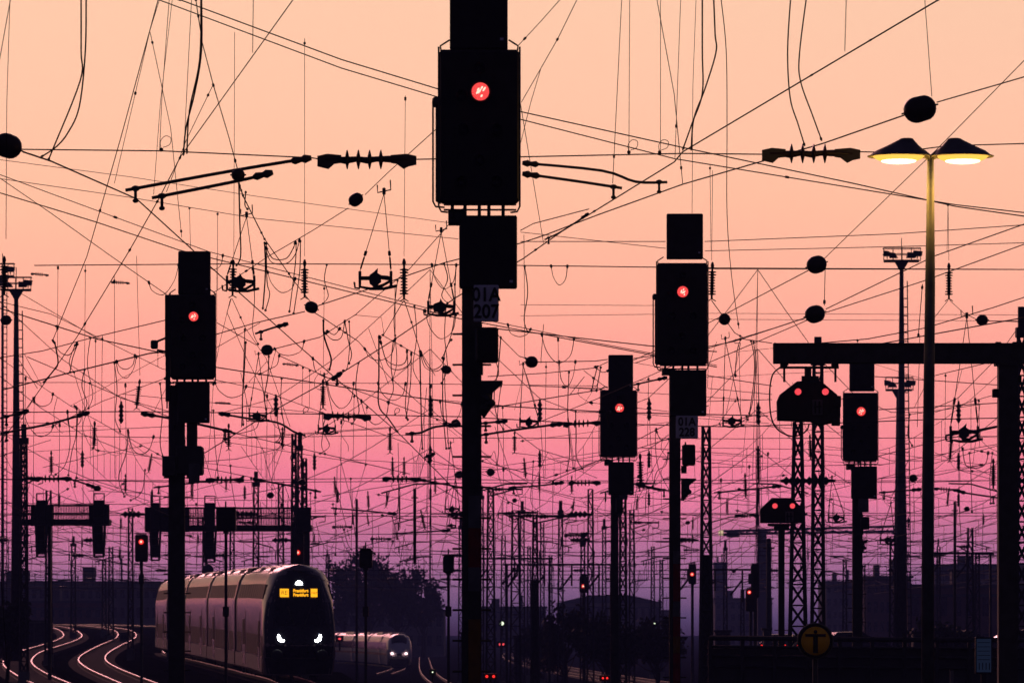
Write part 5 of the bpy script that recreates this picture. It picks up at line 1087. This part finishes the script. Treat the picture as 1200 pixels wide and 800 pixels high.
for i, Y in enumerate(YS[1:]):                          # head spans: lower straight pair, upper sagging wire, droppers
    h1 = 8.1+rnd.uniform(-.2,.2); half = 640*mpp(Y)
    for sidek, (xa, xb) in enumerate(((-half, -half*.15), (-half*.15, half*.45), (half*.45, half))):
        t = thing('head_span', 'sagging cross span over the far tracks, %s, %s row' % (('left third','middle','right third')[sidek], dist_word(Y-10)), 'cross span', (xa, Y, h1), 'cross spans over the far yard')
        rw = max(.010, .42*mpp(Y))
        for dz, nm in ((0,'lower_cross_wire'),(1.6,'upper_cross_wire')):
            b = MB(); b.tube([(xa, Y, h1+dz+rnd.uniform(-.1,.1)), ((xa+xb)/2, Y, h1+dz-.06), (xb, Y, h1+dz+rnd.uniform(-.1,.1))], rw, 4); b.build(nm, M['wire'], t)
        n = max(3, int((xb-xa)/4.9)); top = [Vector((xa+(xb-xa)*q/n, Y, h1+2.4+5.2*(2*q/n-1)**2)) for q in range(n+1)]
        b = MB(); b.tube(smoothpts(top, 3), rw, 4); b.build('sagging_wire', M['wire'], t)
        for q in range(n+1):
            p = top[q]; b = MB(); b.tube([p, (p.x+rnd.uniform(-.2,.2), Y, h1)], rw*.75, 4); b.build('dropper', M['wire'], t)
            if rnd.random() < .75:
                b = MB(); zc = h1+1.6+rnd.uniform(.3,.8); rr = .10
                b.lathe((p.x+.02, Y, zc), (0,0,1), [(0,.03)]+[(.08*k_+.04, rr if k_ % 2 else .05) for k_ in range(9)]+[(.8,.03)], 7); b.build('string_insulator', M['ceramic'], t)
            if rnd.random() < .6:
                sg = rnd.choice((-1,1)); b = MB(); x0 = p.x+rnd.uniform(-.5,.5)
                b.tube([(x0, Y, h1-.1), (x0+sg*.8, Y, h1-.12), (x0+sg*2.0, Y, h1-.45)], max(.03, rw*1.8), 5); b.tube([(x0+sg*1.8, Y, h1-.4), (x0+sg*1.8, Y, h1-.75)], .03, 4); b.build('steady_arm', M['steel'], t)
            if rnd.random() < .3:
                b = MB(); x0 = p.x+rnd.uniform(.8,2)
                b.lathe((x0, Y, h1), (1,0,0), [(0,.05)]+[(.1*k_+.1, .17 if k_ % 2 else .07) for k_ in range(9)]+[(1.15,.05)], 8); b.build('line_insulator', M['ceramic'], t)
# stays and jumper wires slanting between the head spans
for q in range(190):
    Y = rnd.choice((150,180,205,240,262,300,330,380)); x = rnd.uniform(-20, 1220); y = 740-(8.2-CAMH+rnd.uniform(-.4,6.0)*(1 if rnd.random()<.75 else .4))/mpp(Y)
    if y < 395: y = rnd.uniform(430, 640)
    r_ = rnd.random()
    if r_ < .42: dx, dy = rnd.uniform(60, 240)*rnd.choice((-1,1)), rnd.uniform(-5, 60)
    elif r_ < .72: dx, dy = rnd.uniform(-22, 22), rnd.uniform(25, 75)
    else: dx, dy = rnd.uniform(-14, 14), rnd.uniform(20, 50)
    if r_ < .72:
        s0_ = snap(x, y, 30); s1_ = snap(x+dx, y+dy, 30)
        if s0_: y, Y = s0_
        Y2 = Y+rnd.uniform(5,50)
        if s1_ and abs(s1_[0]-y) > 8: dy = s1_[0]-y; Y2 = s1_[1]
        wire([(x, y), (x+dx, y+dy)], rnd.uniform(.45,.8), Y, Y2, clamps=((.02,) if rnd.random() < .5 else ()))
    elif snap(x, y, 30): y, Y = snap(x, y, 30); wire([(x, y), (x+dx*.3-4, y+dy*.4), (x+dx*.5+rnd.uniform(-6,6), y+dy*.8), (x+dx+6, y+dy)], .7, Y, Y+10, sm=True, name='feeder_cable', cat='cable')

for q in range(46):                                      # more jumper loops and split droppers among the near cross wires
    x = rnd.uniform(40, 190) if q % 5 == 0 else (rnd.uniform(255, 535) if q % 5 < 4 else rnd.uniform(575, 690)); y = rnd.uniform(300, 500); s_ = snap(x, y, 60)
    if not s_: continue
    y, Y = s_; d_ = rnd.choice((-1, 1))
    if q % 2:
        wd, dp = rnd.uniform(18, 38), rnd.uniform(12, 30); e_ = snap(x+d_*wd, y, 35); ye = e_[0] if e_ else y+rnd.uniform(-3, 6)
        wire([(x, y), (x+d_*wd*.12, y+dp*.7), (x+d_*wd*.5, y+dp), (x+d_*wd*.85, (y+ye)/2+dp*.6), (x+d_*wd, ye)], 1.0, Y, Y+1.5, sm=True, name='feeder_cable', cat='cable', clamps=(.01, .99))
    else:
        ln = rnd.uniform(45, 120); e_ = snap(x+d_*4, y+ln, 50); ye = e_[0] if e_ and e_[0] > y+20 else y+ln
        wire([(x, y), (x+d_*rnd.uniform(0, 5), y+(ye-y)*.4), (x+d_*rnd.uniform(-3, 3), y+(ye-y)*.8), (x+d_*rnd.uniform(2, 9), ye)], rnd.uniform(.9, 1.3), Y, Y+20, sm=True, name='feeder_cable', cat='cable', clamps=(.02, .97))

# ------------------------------------------------------------------ labels for the traced wires
LMK = [(0,'the left floodlight mast',20),(0,'the left signal',222),(0,'the large horizontal insulator',430),(0,'the tallest signal',562),(0,'the smaller signal',725),(0,'the 01A 228 signal',800),(0,'the hung shunting signal',947),(0,'the lamp pole',1090),(0,'the gantry post',1181)]
def where(x, y):
    nm, lx = min(((l[1], l[2]) for l in LMK), key=lambda l: abs(l[1]-x))
    s = 'left of' if x < lx-22 else ('right of' if x > lx+22 else 'by')
    row = 'top sky' if y < 150 else ('upper sky' if y < 300 else ('middle sky' if y < 440 else ('lower sky' if y < 560 else 'low dusk')))
    return s+' '+nm, row
KEY = {}
for t, w, (x0, y0, x1, y1), name, sm in WL:
    cx, cy = (x0+x1)/2, (y0+y1)/2; rel, row = where(cx, cy); dx, dy = x1-x0, y1-y0; L_ = math.hypot(dx, dy)
    if name == 'wire_eye': kd = 'tiny wire eye'
    else:
        kd = ('thick ' if w > 1.55 else ('thin ' if w >= .85 else 'faint '))+('curved cable' if sm else 'wire')
        kd += ' '+('running level' if abs(dy) < abs(dx)*.12 else ('hanging upright' if abs(dx) < abs(dy)*.12 else ('slanting down '+('right' if dx > 0 else 'left'))))
        kd = ('long ' if L_ > 350 else ('short ' if L_ < 60 else ''))+kd
    KEY.setdefault((kd, rel, row), []).append((cx, cy, t))
ORD = ['first','second','third','fourth','fifth','sixth','seventh','eighth','ninth','tenth']
for (kd, rel, row), l in KEY.items():
    l.sort(key=lambda q: (q[0], q[1]))
    for n, (cx, cy, t) in enumerate(l):
        base = '%s in %s, %s' % (kd, row, rel)
        if len(l) > 1: base = '%s %s in %s, %s' % (ORD[min(n, 9)], kd, row, rel) if n < 10 else base
        wds = base.replace('dusk,', 'dusk,').split(' ')
        t['label'] = ' '.join(w_ for w_ in wds if w_ not in ('running', 'curved')) if len(wds) > 16 else base

# ------------------------------------------------------------------ buildings, far
def slab(name, label, x0, x1, ytop, ybot, Y, depth, wm='wall', winrows=2, wincols=10, roofkind='flat', ww=.5):
    p0, p1 = P(x0, ytop, Y), P(x1, ybot, Y); g = min(gz(p0.x, Y), gz(p1.x, Y))-.5; w = p1.x-p0.x; zt = p0.z
    t = thing(name, label, 'building', (p0.x, Y, g))
    b = MB(); b.box((p0.x, Y, g), (p1.x, Y+depth, zt)); wl = b.build('wall', M[wm], t)
    b = MB()
    if roofkind == 'flat':
        b.box((p0.x-.3, Y-.3, zt), (p1.x+.3, Y+depth+.3, zt+.35)); b.box((p0.x+w*.2, Y+2, zt+.35), (p0.x+w*.32, Y+5, zt+1.9)); b.box((p0.x+w*.6, Y+2, zt+.35), (p0.x+w*.66, Y+6, zt+2.6)); b.box((p0.x+w*.8, Y+1, zt+.35), (p0.x+w*.81, Y+1.2, zt+4))
    elif roofkind == 'gable':
        h = roof_h[0]; xm = (p0.x+p1.x)/2; b.prism([(p0.x-.4, zt), (p1.x+.4, zt), (xm+w*.2, zt+h), (xm-w*.2, zt+h)], Y-.3, Y+depth+.3)
    rf = b.build('roof', M['roof'], t)
    hz = (zt-g-1.2)/winrows; cw = w/wincols
    for r_ in range(winrows):
        for c_ in range(wincols):
            x = p0.x+cw*(c_+.5); z = g+1.2+hz*(r_+.5); ok = rnd.random()
            b = MB(); b.box((x-cw*ww/2, Y-.06, z-hz*.25), (x+cw*ww/2, Y+.1, z+hz*.27)); b.build('window', M['glass'], t)
    b = MB(); b.box((p0.x-.1, Y-.16, zt-1.0), (p1.x+.1, Y-.002, zt-.7)); b.build('cornice', M['roof'], t)
    return t
roof_h = [4]
slab('long_hall', 'long low dark hall behind the S bend tracks at far left', -40, 186, 683, 745, 900, 30, 'wall', 2, 24)
slab('long_hall', 'low dark shed in front of the long hall at far left', -30, 120, 706, 745, 840, 16, 'brick', 1, 14)
roof_h[0] = 1.5
slab('station_hall', 'wide hall with sloped roof ends behind the masts in the centre', 655, 775, 706, 755, 1100, 50, 'wall', 2, 14, 'gable')
slab('office_block', 'pale far office block left of the flared lattice mast', 838, 905, 702, 755, 1200, 30, 'wall', 4, 8)
slab('office_block', 'low block right of the thin shunting signal mast', 968, 1010, 682, 755, 1150, 30, 'wall', 5, 6)
slab('apartment_block', 'stepped dark block left of the floodlight mast', 1015, 1068, 677, 760, 800, 25, 'brick', 4, 7)
slab('apartment_block', 'highest block of the right skyline behind the gantry post', 1095, 1240, 663, 760, 1000, 30, 'wall', 5, 14)
slab('warehouse', 'nearer long warehouse with flat roof at the right', 1064, 1330, 688, 765, 620, 24, 'brick', 2, 16)
slab('office_block', 'tiny far block between the two middle signals', 745, 790, 716, 755, 1250, 30, 'wall', 3, 6)
slab('office_block', 'dim flat block under the central masts', 560, 640, 712, 755, 1150, 30, 'wall', 3, 10)
slab('tower_block', 'narrow far tower beside the crane', 838, 852, 660, 755, 1500, 15, 'wall', 8, 2)
slab('long_hall', 'dim hall behind the bush', 385, 520, 716, 760, 1000, 30, 'wall', 2, 12)
# crane with lamp
Yc = 1000; a = P(893, 740, Yc); t = thing('tower_crane', 'faint far crane jib with a pale lit cab lamp', 'crane', (a.x, Yc, gz(a.x, Yc)))
b = MB(); b.box((a.x-.8, Yc-.8, gz(a.x, Yc)), (a.x+.8, Yc+.8, P(0, 622, Yc).z)); b.build('tower', M['steel'], t)
b = MB()
for dy in (0, 6): b.tube([P(846, 622+dy*.6, Yc), P(1060, 616+dy, Yc)], .22, 4)
for q in range(26): x = 848+q*8; b.tube([P(x, 625 if q % 2 else 621, Yc), P(x+8, 621 if q % 2 else 625, Yc)], .12, 4)
b.pbox(852, 621, 866, 629, Yc, 2); b.build('jib', M['steel'], t)
b = MB(); b.cham(842, 621, 847.5, 627, Yc, 1, -.5, c=.1); b.build('cab_lamp', emit('pale_yellow_lamp', (1,.75,.45), .9), t)

# ------------------------------------------------------------------ trees
def tree(label, px, Y, top, spread, m='leaf', n=2600, leafs=.16, base=None):
    a = P(px, 740, Y); g = gz(a.x, Y)-.3; zt = P(0, top, Y).z; H = zt-g; t = thing('tree', label, 'tree', (a.x, Y, g), 'trees and bushes by the tracks')
    w = spread/2*mpp(Y); b = MB(); b.tube([(a.x, Y, g), (a.x+.1, Y, g+H*.35), (a.x-.1, Y, g+H*.7)], [.03*H, .02*H, .008*H], 8); tips = []
    for k in range(26):
        an = rnd.uniform(0, 6.28); h0 = H*rnd.uniform(.2,.6); f = rnd.uniform(.35,1); p0 = Vector((a.x, Y, g+h0)); p2 = Vector((a.x+math.cos(an)*w*f*.85, Y+math.sin(an)*w*f*.7, g+h0+(H-h0)*rnd.uniform(.3,1)*(1-.45*f*f)))
        p1 = p0.lerp(p2, .5)+Vector((0,0,-H*.03)); b.tube([p0, p1, p2], [.011*H,.007*H,.003*H], 4); tips.append(p2)
        for s_ in range(3):
            p3 = p2+Vector((rnd.uniform(-1,1)*w*.25, rnd.uniform(-1,1)*w*.2, rnd.uniform(0,1)*H*.14)); b.tube([p1.lerp(p2, .6), p3], [.004*H,.0015*H], 4); tips.append(p3)
    b.build('trunk', M['bark'], t)
    vs = []; fs = []
    for k in range(n):
        tp = rnd.choice(tips); rr = rnd.gauss(0, 1)*w*.10; p = tp+Vector((rnd.gauss(0, w*.10), rnd.gauss(0, w*.09), rnd.gauss(0, H*.055)))
        if p.z < g+H*.08: continue
        s_ = leafs*rnd.uniform(.5,1.4); u = Vector((rnd.gauss(0,1), rnd.gauss(0,1), rnd.gauss(0,1))).normalized(); v = u.orthogonal().normalized()*s_*.55; u = u*s_
        i = len(vs); vs += [p-u, p+v, p+u, p-v]; fs.append((i, i+1, i+2, i+3))
    b = MB(); b.add(vs, fs); b.build('crown', M[m], t)
tree('rounded bush like tree right of the regional train', 432, 820, 655, 76, n=3400, leafs=.36); tree('wider tree at the right end of the bush row behind the small train', 496, 860, 674, 50, 'leafb', 2200, .36); tree('low tree between the two bush trees', 465, 800, 676, 60, n=2400, leafs=.34); tree('small tree behind the train cab shoulder', 402, 840, 668, 44, 'leafb', 1800, .34)
tree('low round shrub at the foot of the central masts', 662, 330, 722, 70, 'leafb', 3000, .16); tree('low dark shrub right of the curved far tracks', 712, 300, 730, 80, n=3000, leafs=.15); tree('low shrub by the foot of the 01A 228 mast', 770, 310, 735, 70, 'leafb', 2600, .15); tree('low shrub left of the curved far tracks', 628, 420, 738, 40, n=1500, leafs=.16)
tree('dark shrub at the left edge below the floodlights', 8, 240, 712, 60, n=2800, leafs=.14); tree('low shrub between fence and right warehouse', 1095, 260, 738, 90, n=2600, leafs=.14)

# ------------------------------------------------------------------ foreground right: fence, T board, blue screen, parked cars
Yf = 125; a = P(830, 740, Yf)
t = thing('railing_fence', 'dark railing with horizontal bars across the lower right foreground', 'fence', (a.x, Yf, gz(a.x, Yf)))
g = gz(P(1000,0,Yf).x, Yf)
b = MB()
for y, r_ in ((747,.055),(757,.03),(768,.03),(780,.03)): b.tube([P(832, y, Yf), P(1040, y+2, Yf), P(1300, y+3, Yf)], r_, 6)
b.build('rail', M['steel'], t)
for q in range(12):
    x = 832+q*38; b = MB(); p = P(x, 746, Yf); b.box((p.x-.04, Yf-.04, g-.1), (p.x+.04, Yf+.04, p.z)); b.build('post', M['steel'], t)
b = MB(); b.box((P(832,0,Yf).x, Yf+.1, g-.2), (P(1300,0,Yf).x, Yf+.3, P(0,759,Yf).z)); b.build('kick_wall', M['roof'], t)
Yt = 82; c = P(955.5, 750.5, Yt); k = mpp(Yt); t = thing('round_board', 'round yellow board with a black T and dot, dark rim, in the lower right', 'sign', (c.x, Yt, gz(c.x, Yt)))
b = MB(); b.tube([(c.x, Yt+.04, gz(c.x, Yt)-.1), (c.x, Yt+.04, c.z+.1)], .04, 8); b.build('post', M['steel'], t)
b = MB(); b.lathe(c, (0,-1,0), [(-.02,21.5*k),(.02,21.5*k),(.025,20*k),(.01,.001)], 40); bd = b.build('board', M['grey'], t)
b = MB(); b.lathe(c+Vector((0,-.024,0)), (0,-1,0), [(0,20*k),(.008,20*k),(.009,16.6*k),(.002,.001)], 40); b.build('rim', M['ink'], bd)
b = MB(); b.lathe(c+Vector((0,-.030,0)), (0,-1,0), [(0,16.8*k),(.012,16.8*k),(.0125,.001)], 40); fc = b.build('face', M['amber'], bd)
b = MB(); b.box((c.x-12*k, Yt-.052, c.z+5.0*k), (c.x+12*k, Yt-.046, c.z+8.2*k)); b.box((c.x-2.8*k, Yt-.0515, c.z-14*k), (c.x+2.8*k, Yt-.0465, c.z+5*k)); b.lathe((c.x, Yt-.045, c.z+10.8*k), (0,-1,0), [(0,2.2*k),(.006,2.2*k)], 14); b.build('t_symbol', M['ink'], bd)
Yb_ = 118; c = P(1153, 766, Yb_); t = thing('blue_screen', 'small dim blue information panel low at the right', 'information panel', (c.x, Yb_, gz(c.x, Yb_)))
b = MB(); b.cham(1143, 746, 1163, 789, Yb_, .15, c=.01); b.pbox(1150, 788, 1156, 830, Yb_, .1, .02); cs = b.build('casing', M['black'], t)
b = MB(); b.pbox(1144.5, 748, 1161.5, 787, Yb_, .02, -.012); sp_ = b.build('lit_face', M['screen'], cs)
b = MB()
for q in range(5): b.pbox(1145.5, 752+q*5, 1160.5, 752.6+q*5, Yb_, .004, -.018)
for q in range(4): b.pbox(1147+q*4, 776, 1148+q*4, 784, Yb_, .004, -.018)
b.build('dark_bars', M['ink'], sp_)
Yp = 110; c = P(1115.5, 790, Yp); t = thing('marker_post', 'short pale marker post at the bottom right of the T board', 'post', (c.x, Yp, gz(c.x, Yp)))
b = MB(); b.box((c.x-.035, Yp, gz(c.x, Yp)-.1), (c.x+.035, Yp+.06, P(0,785,Yp).z)); b.build('shaft', M['wall'], t); b = MB(); b.box((c.x-.045, Yp-.01, P(0,785,Yp).z), (c.x+.045, Yp+.07, P(0,784,Yp).z)); b.build('cap', M['steel'], t)
def car(px, Y, ang, label, lit):
    x = P(px, 740, Y).x; g = gz(x, Y)+1.0 if False else P(0, 772, Y).z; t = thing('parked_car', label, 'car', (x, Y, g), 'cars parked behind the fence')
    Rm = Matrix.Rotation(ang, 4, 'Z'); T = lambda v: Vector((x, Y, g))+(Rm @ Vector(v))
    pr = [(-2.15,.3),(-2.2,.65),(-2.05,.9),(-1.3,1.0),(-.7,1.42),(.7,1.46),(1.45,1.08),(2.1,.98),(2.2,.6),(2.15,.3)]
    b = MB(); vs = []
    for sy in (-.85,-.78,.78,.85):
        for u, z in pr: 
            q = (.86 if z > 1.05 else 1.0); vs.append(T((u*(1 if abs(sy) < .8 else .985), sy*q, z)))
    n = len(pr); fs = [tuple(range(n)), tuple(reversed(range(3*n, 4*n)))]
    for k_ in range(3):
        for i in range(n): j = (i+1) % n; fs.append((k_*n+i, (k_+1)*n+i, (k_+1)*n+j, k_*n+j))
    b.add(vs, fs, True); body = b.build('body', M['carp'], t)
    for s_ in (-1, 1):
        b = MB(); b.add([T((u, s_*yy_, z)) for u, yy_, z in ((-1.15,.852,1.03),(-.65,.745,1.38),(.65,.745,1.41),(1.3,.852,1.06))], [(0,1,2,3)]); b.build('side_window', M['glass'], body)
        for u in (-1.35, 1.35):
            b = MB(); b.lathe(T((u, s_*.8, .32)), Rm @ Vector((0,s_,0)), [(-.1,.3),(.08,.32),(.1,.28),(.1,.001)], 16); b.build('wheel', M['rubber'], t)
        b = MB(); b.ball(T((-2.16, s_*.68, .78)), .06, .16, .08); b.build('tail_light', M['redsmall'] if lit else M['red'], body)
        b = MB(); b.ball(T((2.14, s_*.65, .72)), .06, .16, .08); b.build('headlight', M['glass'], body)
    b = MB(); b.add([T((u, yy_, z)) for u, yy_, z in ((-1.34,-.68,1.02),(-1.34,.68,1.02),(-.76,.62,1.41),(-.76,-.62,1.41))], [(0,1,2,3)]); b.build('rear_window', M['glass'], body)
for q in [(912,330,R(80),'parked car with lit red tail lights left of the round T board',1),(938,335,R(100),'second parked car hard against the round T board',1),(990,300,R(20),'dark parked car right of the round T board',0),(1120,290,R(8),'dark parked car left of the blue panel',0),(1198,280,R(12),'dark parked car at the right picture edge',0)]: car(*q)
# small ground signals and marker lights
def glow(pxs, py, Y, m, r_, label):
    x = P(pxs[0], 0, Y).x; g = P(0, py+5, Y).z; t = thing('ground_signal', label, 'ground signal', (x, Y, g-.3)); k = mpp(Y)
    b = MB(); b.cham(pxs[0]-4, py-3.5, pxs[-1]+4, py+3.5, Y, .3, .05, c=.01); xm = sum(pxs)/len(pxs); b.pbox(xm-1, py+3, xm+1, py+14, Y, .1, .1); hs = b.build('case', M['black'], t)
    for q in pxs: b = MB(); b.ball(P(q, py, Y), r_*k, .05, r_*k, 12); b.build('lens', M[m], hs)
glow([570.5,578.5],792,150,'redsmall',1.7,'pair of tiny red lights at the bottom right of the tallest mast'); glow([706.5,711.5],794,170,'redsmall',1.3,'pair of tiny dim red lights at the bottom near the smaller signal mast')
glow([588.3],730,380,'greenish',2.2,'single pale greenish light among the central masts'); glow([767],730.5,420,'greenish',1.1,'very small green light right of the smaller signal mast'); glow([586,590],754.5,500,'bluish',1.4,'faint red light streak on the far centre tracks'); glow([507],787,180,'greenish',.8,'minute white light beside the small white train')
glow([397.5,398.5],748,460,'bluish',1.2,'tiny red marker light between the two trains')
# low cabinets, heaps along the tracks so the dark ground has a skyline
for i, (x0, x1, yt, Y, lb) in enumerate([(540,556,742,330,'low cabinet left of the small green light'),(602,612,746,350,'relay cabinet beside the far curved track'),(838,856,740,300,'cabinet under the far crane'),(895,903,738,260,'slim cabinet beside the thin shunting signal mast'),(1070,1100,742,240,'wide cabinet by the lamp pole foot'),(20,60,728,400,'low flat hut at the left bend of the tracks'),(140,150,742,420,'small relay cabinet inside the S bend')]):
    a = P((x0+x1)/2, 740, Y); g = gz(a.x, Y)-.2; t = thing('relay_cabinet', lb, 'cabinet', (a.x, Y, g))
    p0, p1 = P(x0, yt, Y), P(x1, yt, Y); b = MB(); b.box((p0.x, Y, g), (p1.x, Y+1, p0.z)); bd = b.build('case', M['grey'], t)
    b = MB(); b.box((p0.x-.08, Y-.08, p0.z), (p1.x+.08, Y+1.08, p0.z+.1)); b.build('lid', M['roof'], t); b = MB(); b.box((p0.x+.1, Y-.03, g+.3), ((p0.x+p1.x)/2-.02, Y-.001, p0.z-.1)); b.box(((p0.x+p1.x)/2+.02, Y-.03, g+.3), (p1.x-.1, Y-.001, p0.z-.1)); b.build('doors', M['steel'], bd)

# ------------------------------------------------------------------ haze
b = MB(); b.box((-1450, -60, -6), (1450, 2990, 60)); hz_ = b.build('haze', None)
m = bpy.data.materials.new('haze_air'); m.use_nodes = True; tt = m.node_tree; tt.nodes.clear()
o_ = tt.nodes.new('ShaderNodeOutputMaterial'); v_ = tt.nodes.new('ShaderNodeVolumePrincipled'); tt.links.new(v_.outputs[0], o_.inputs['Volume'])
v_.inputs['Color'].default_value = (.27,.36,.92,1); v_.inputs['Density'].default_value = DENS; v_.inputs['Anisotropy'].default_value = .1
hz_.data.materials.append(m); tag(hz_, kind='stuff')
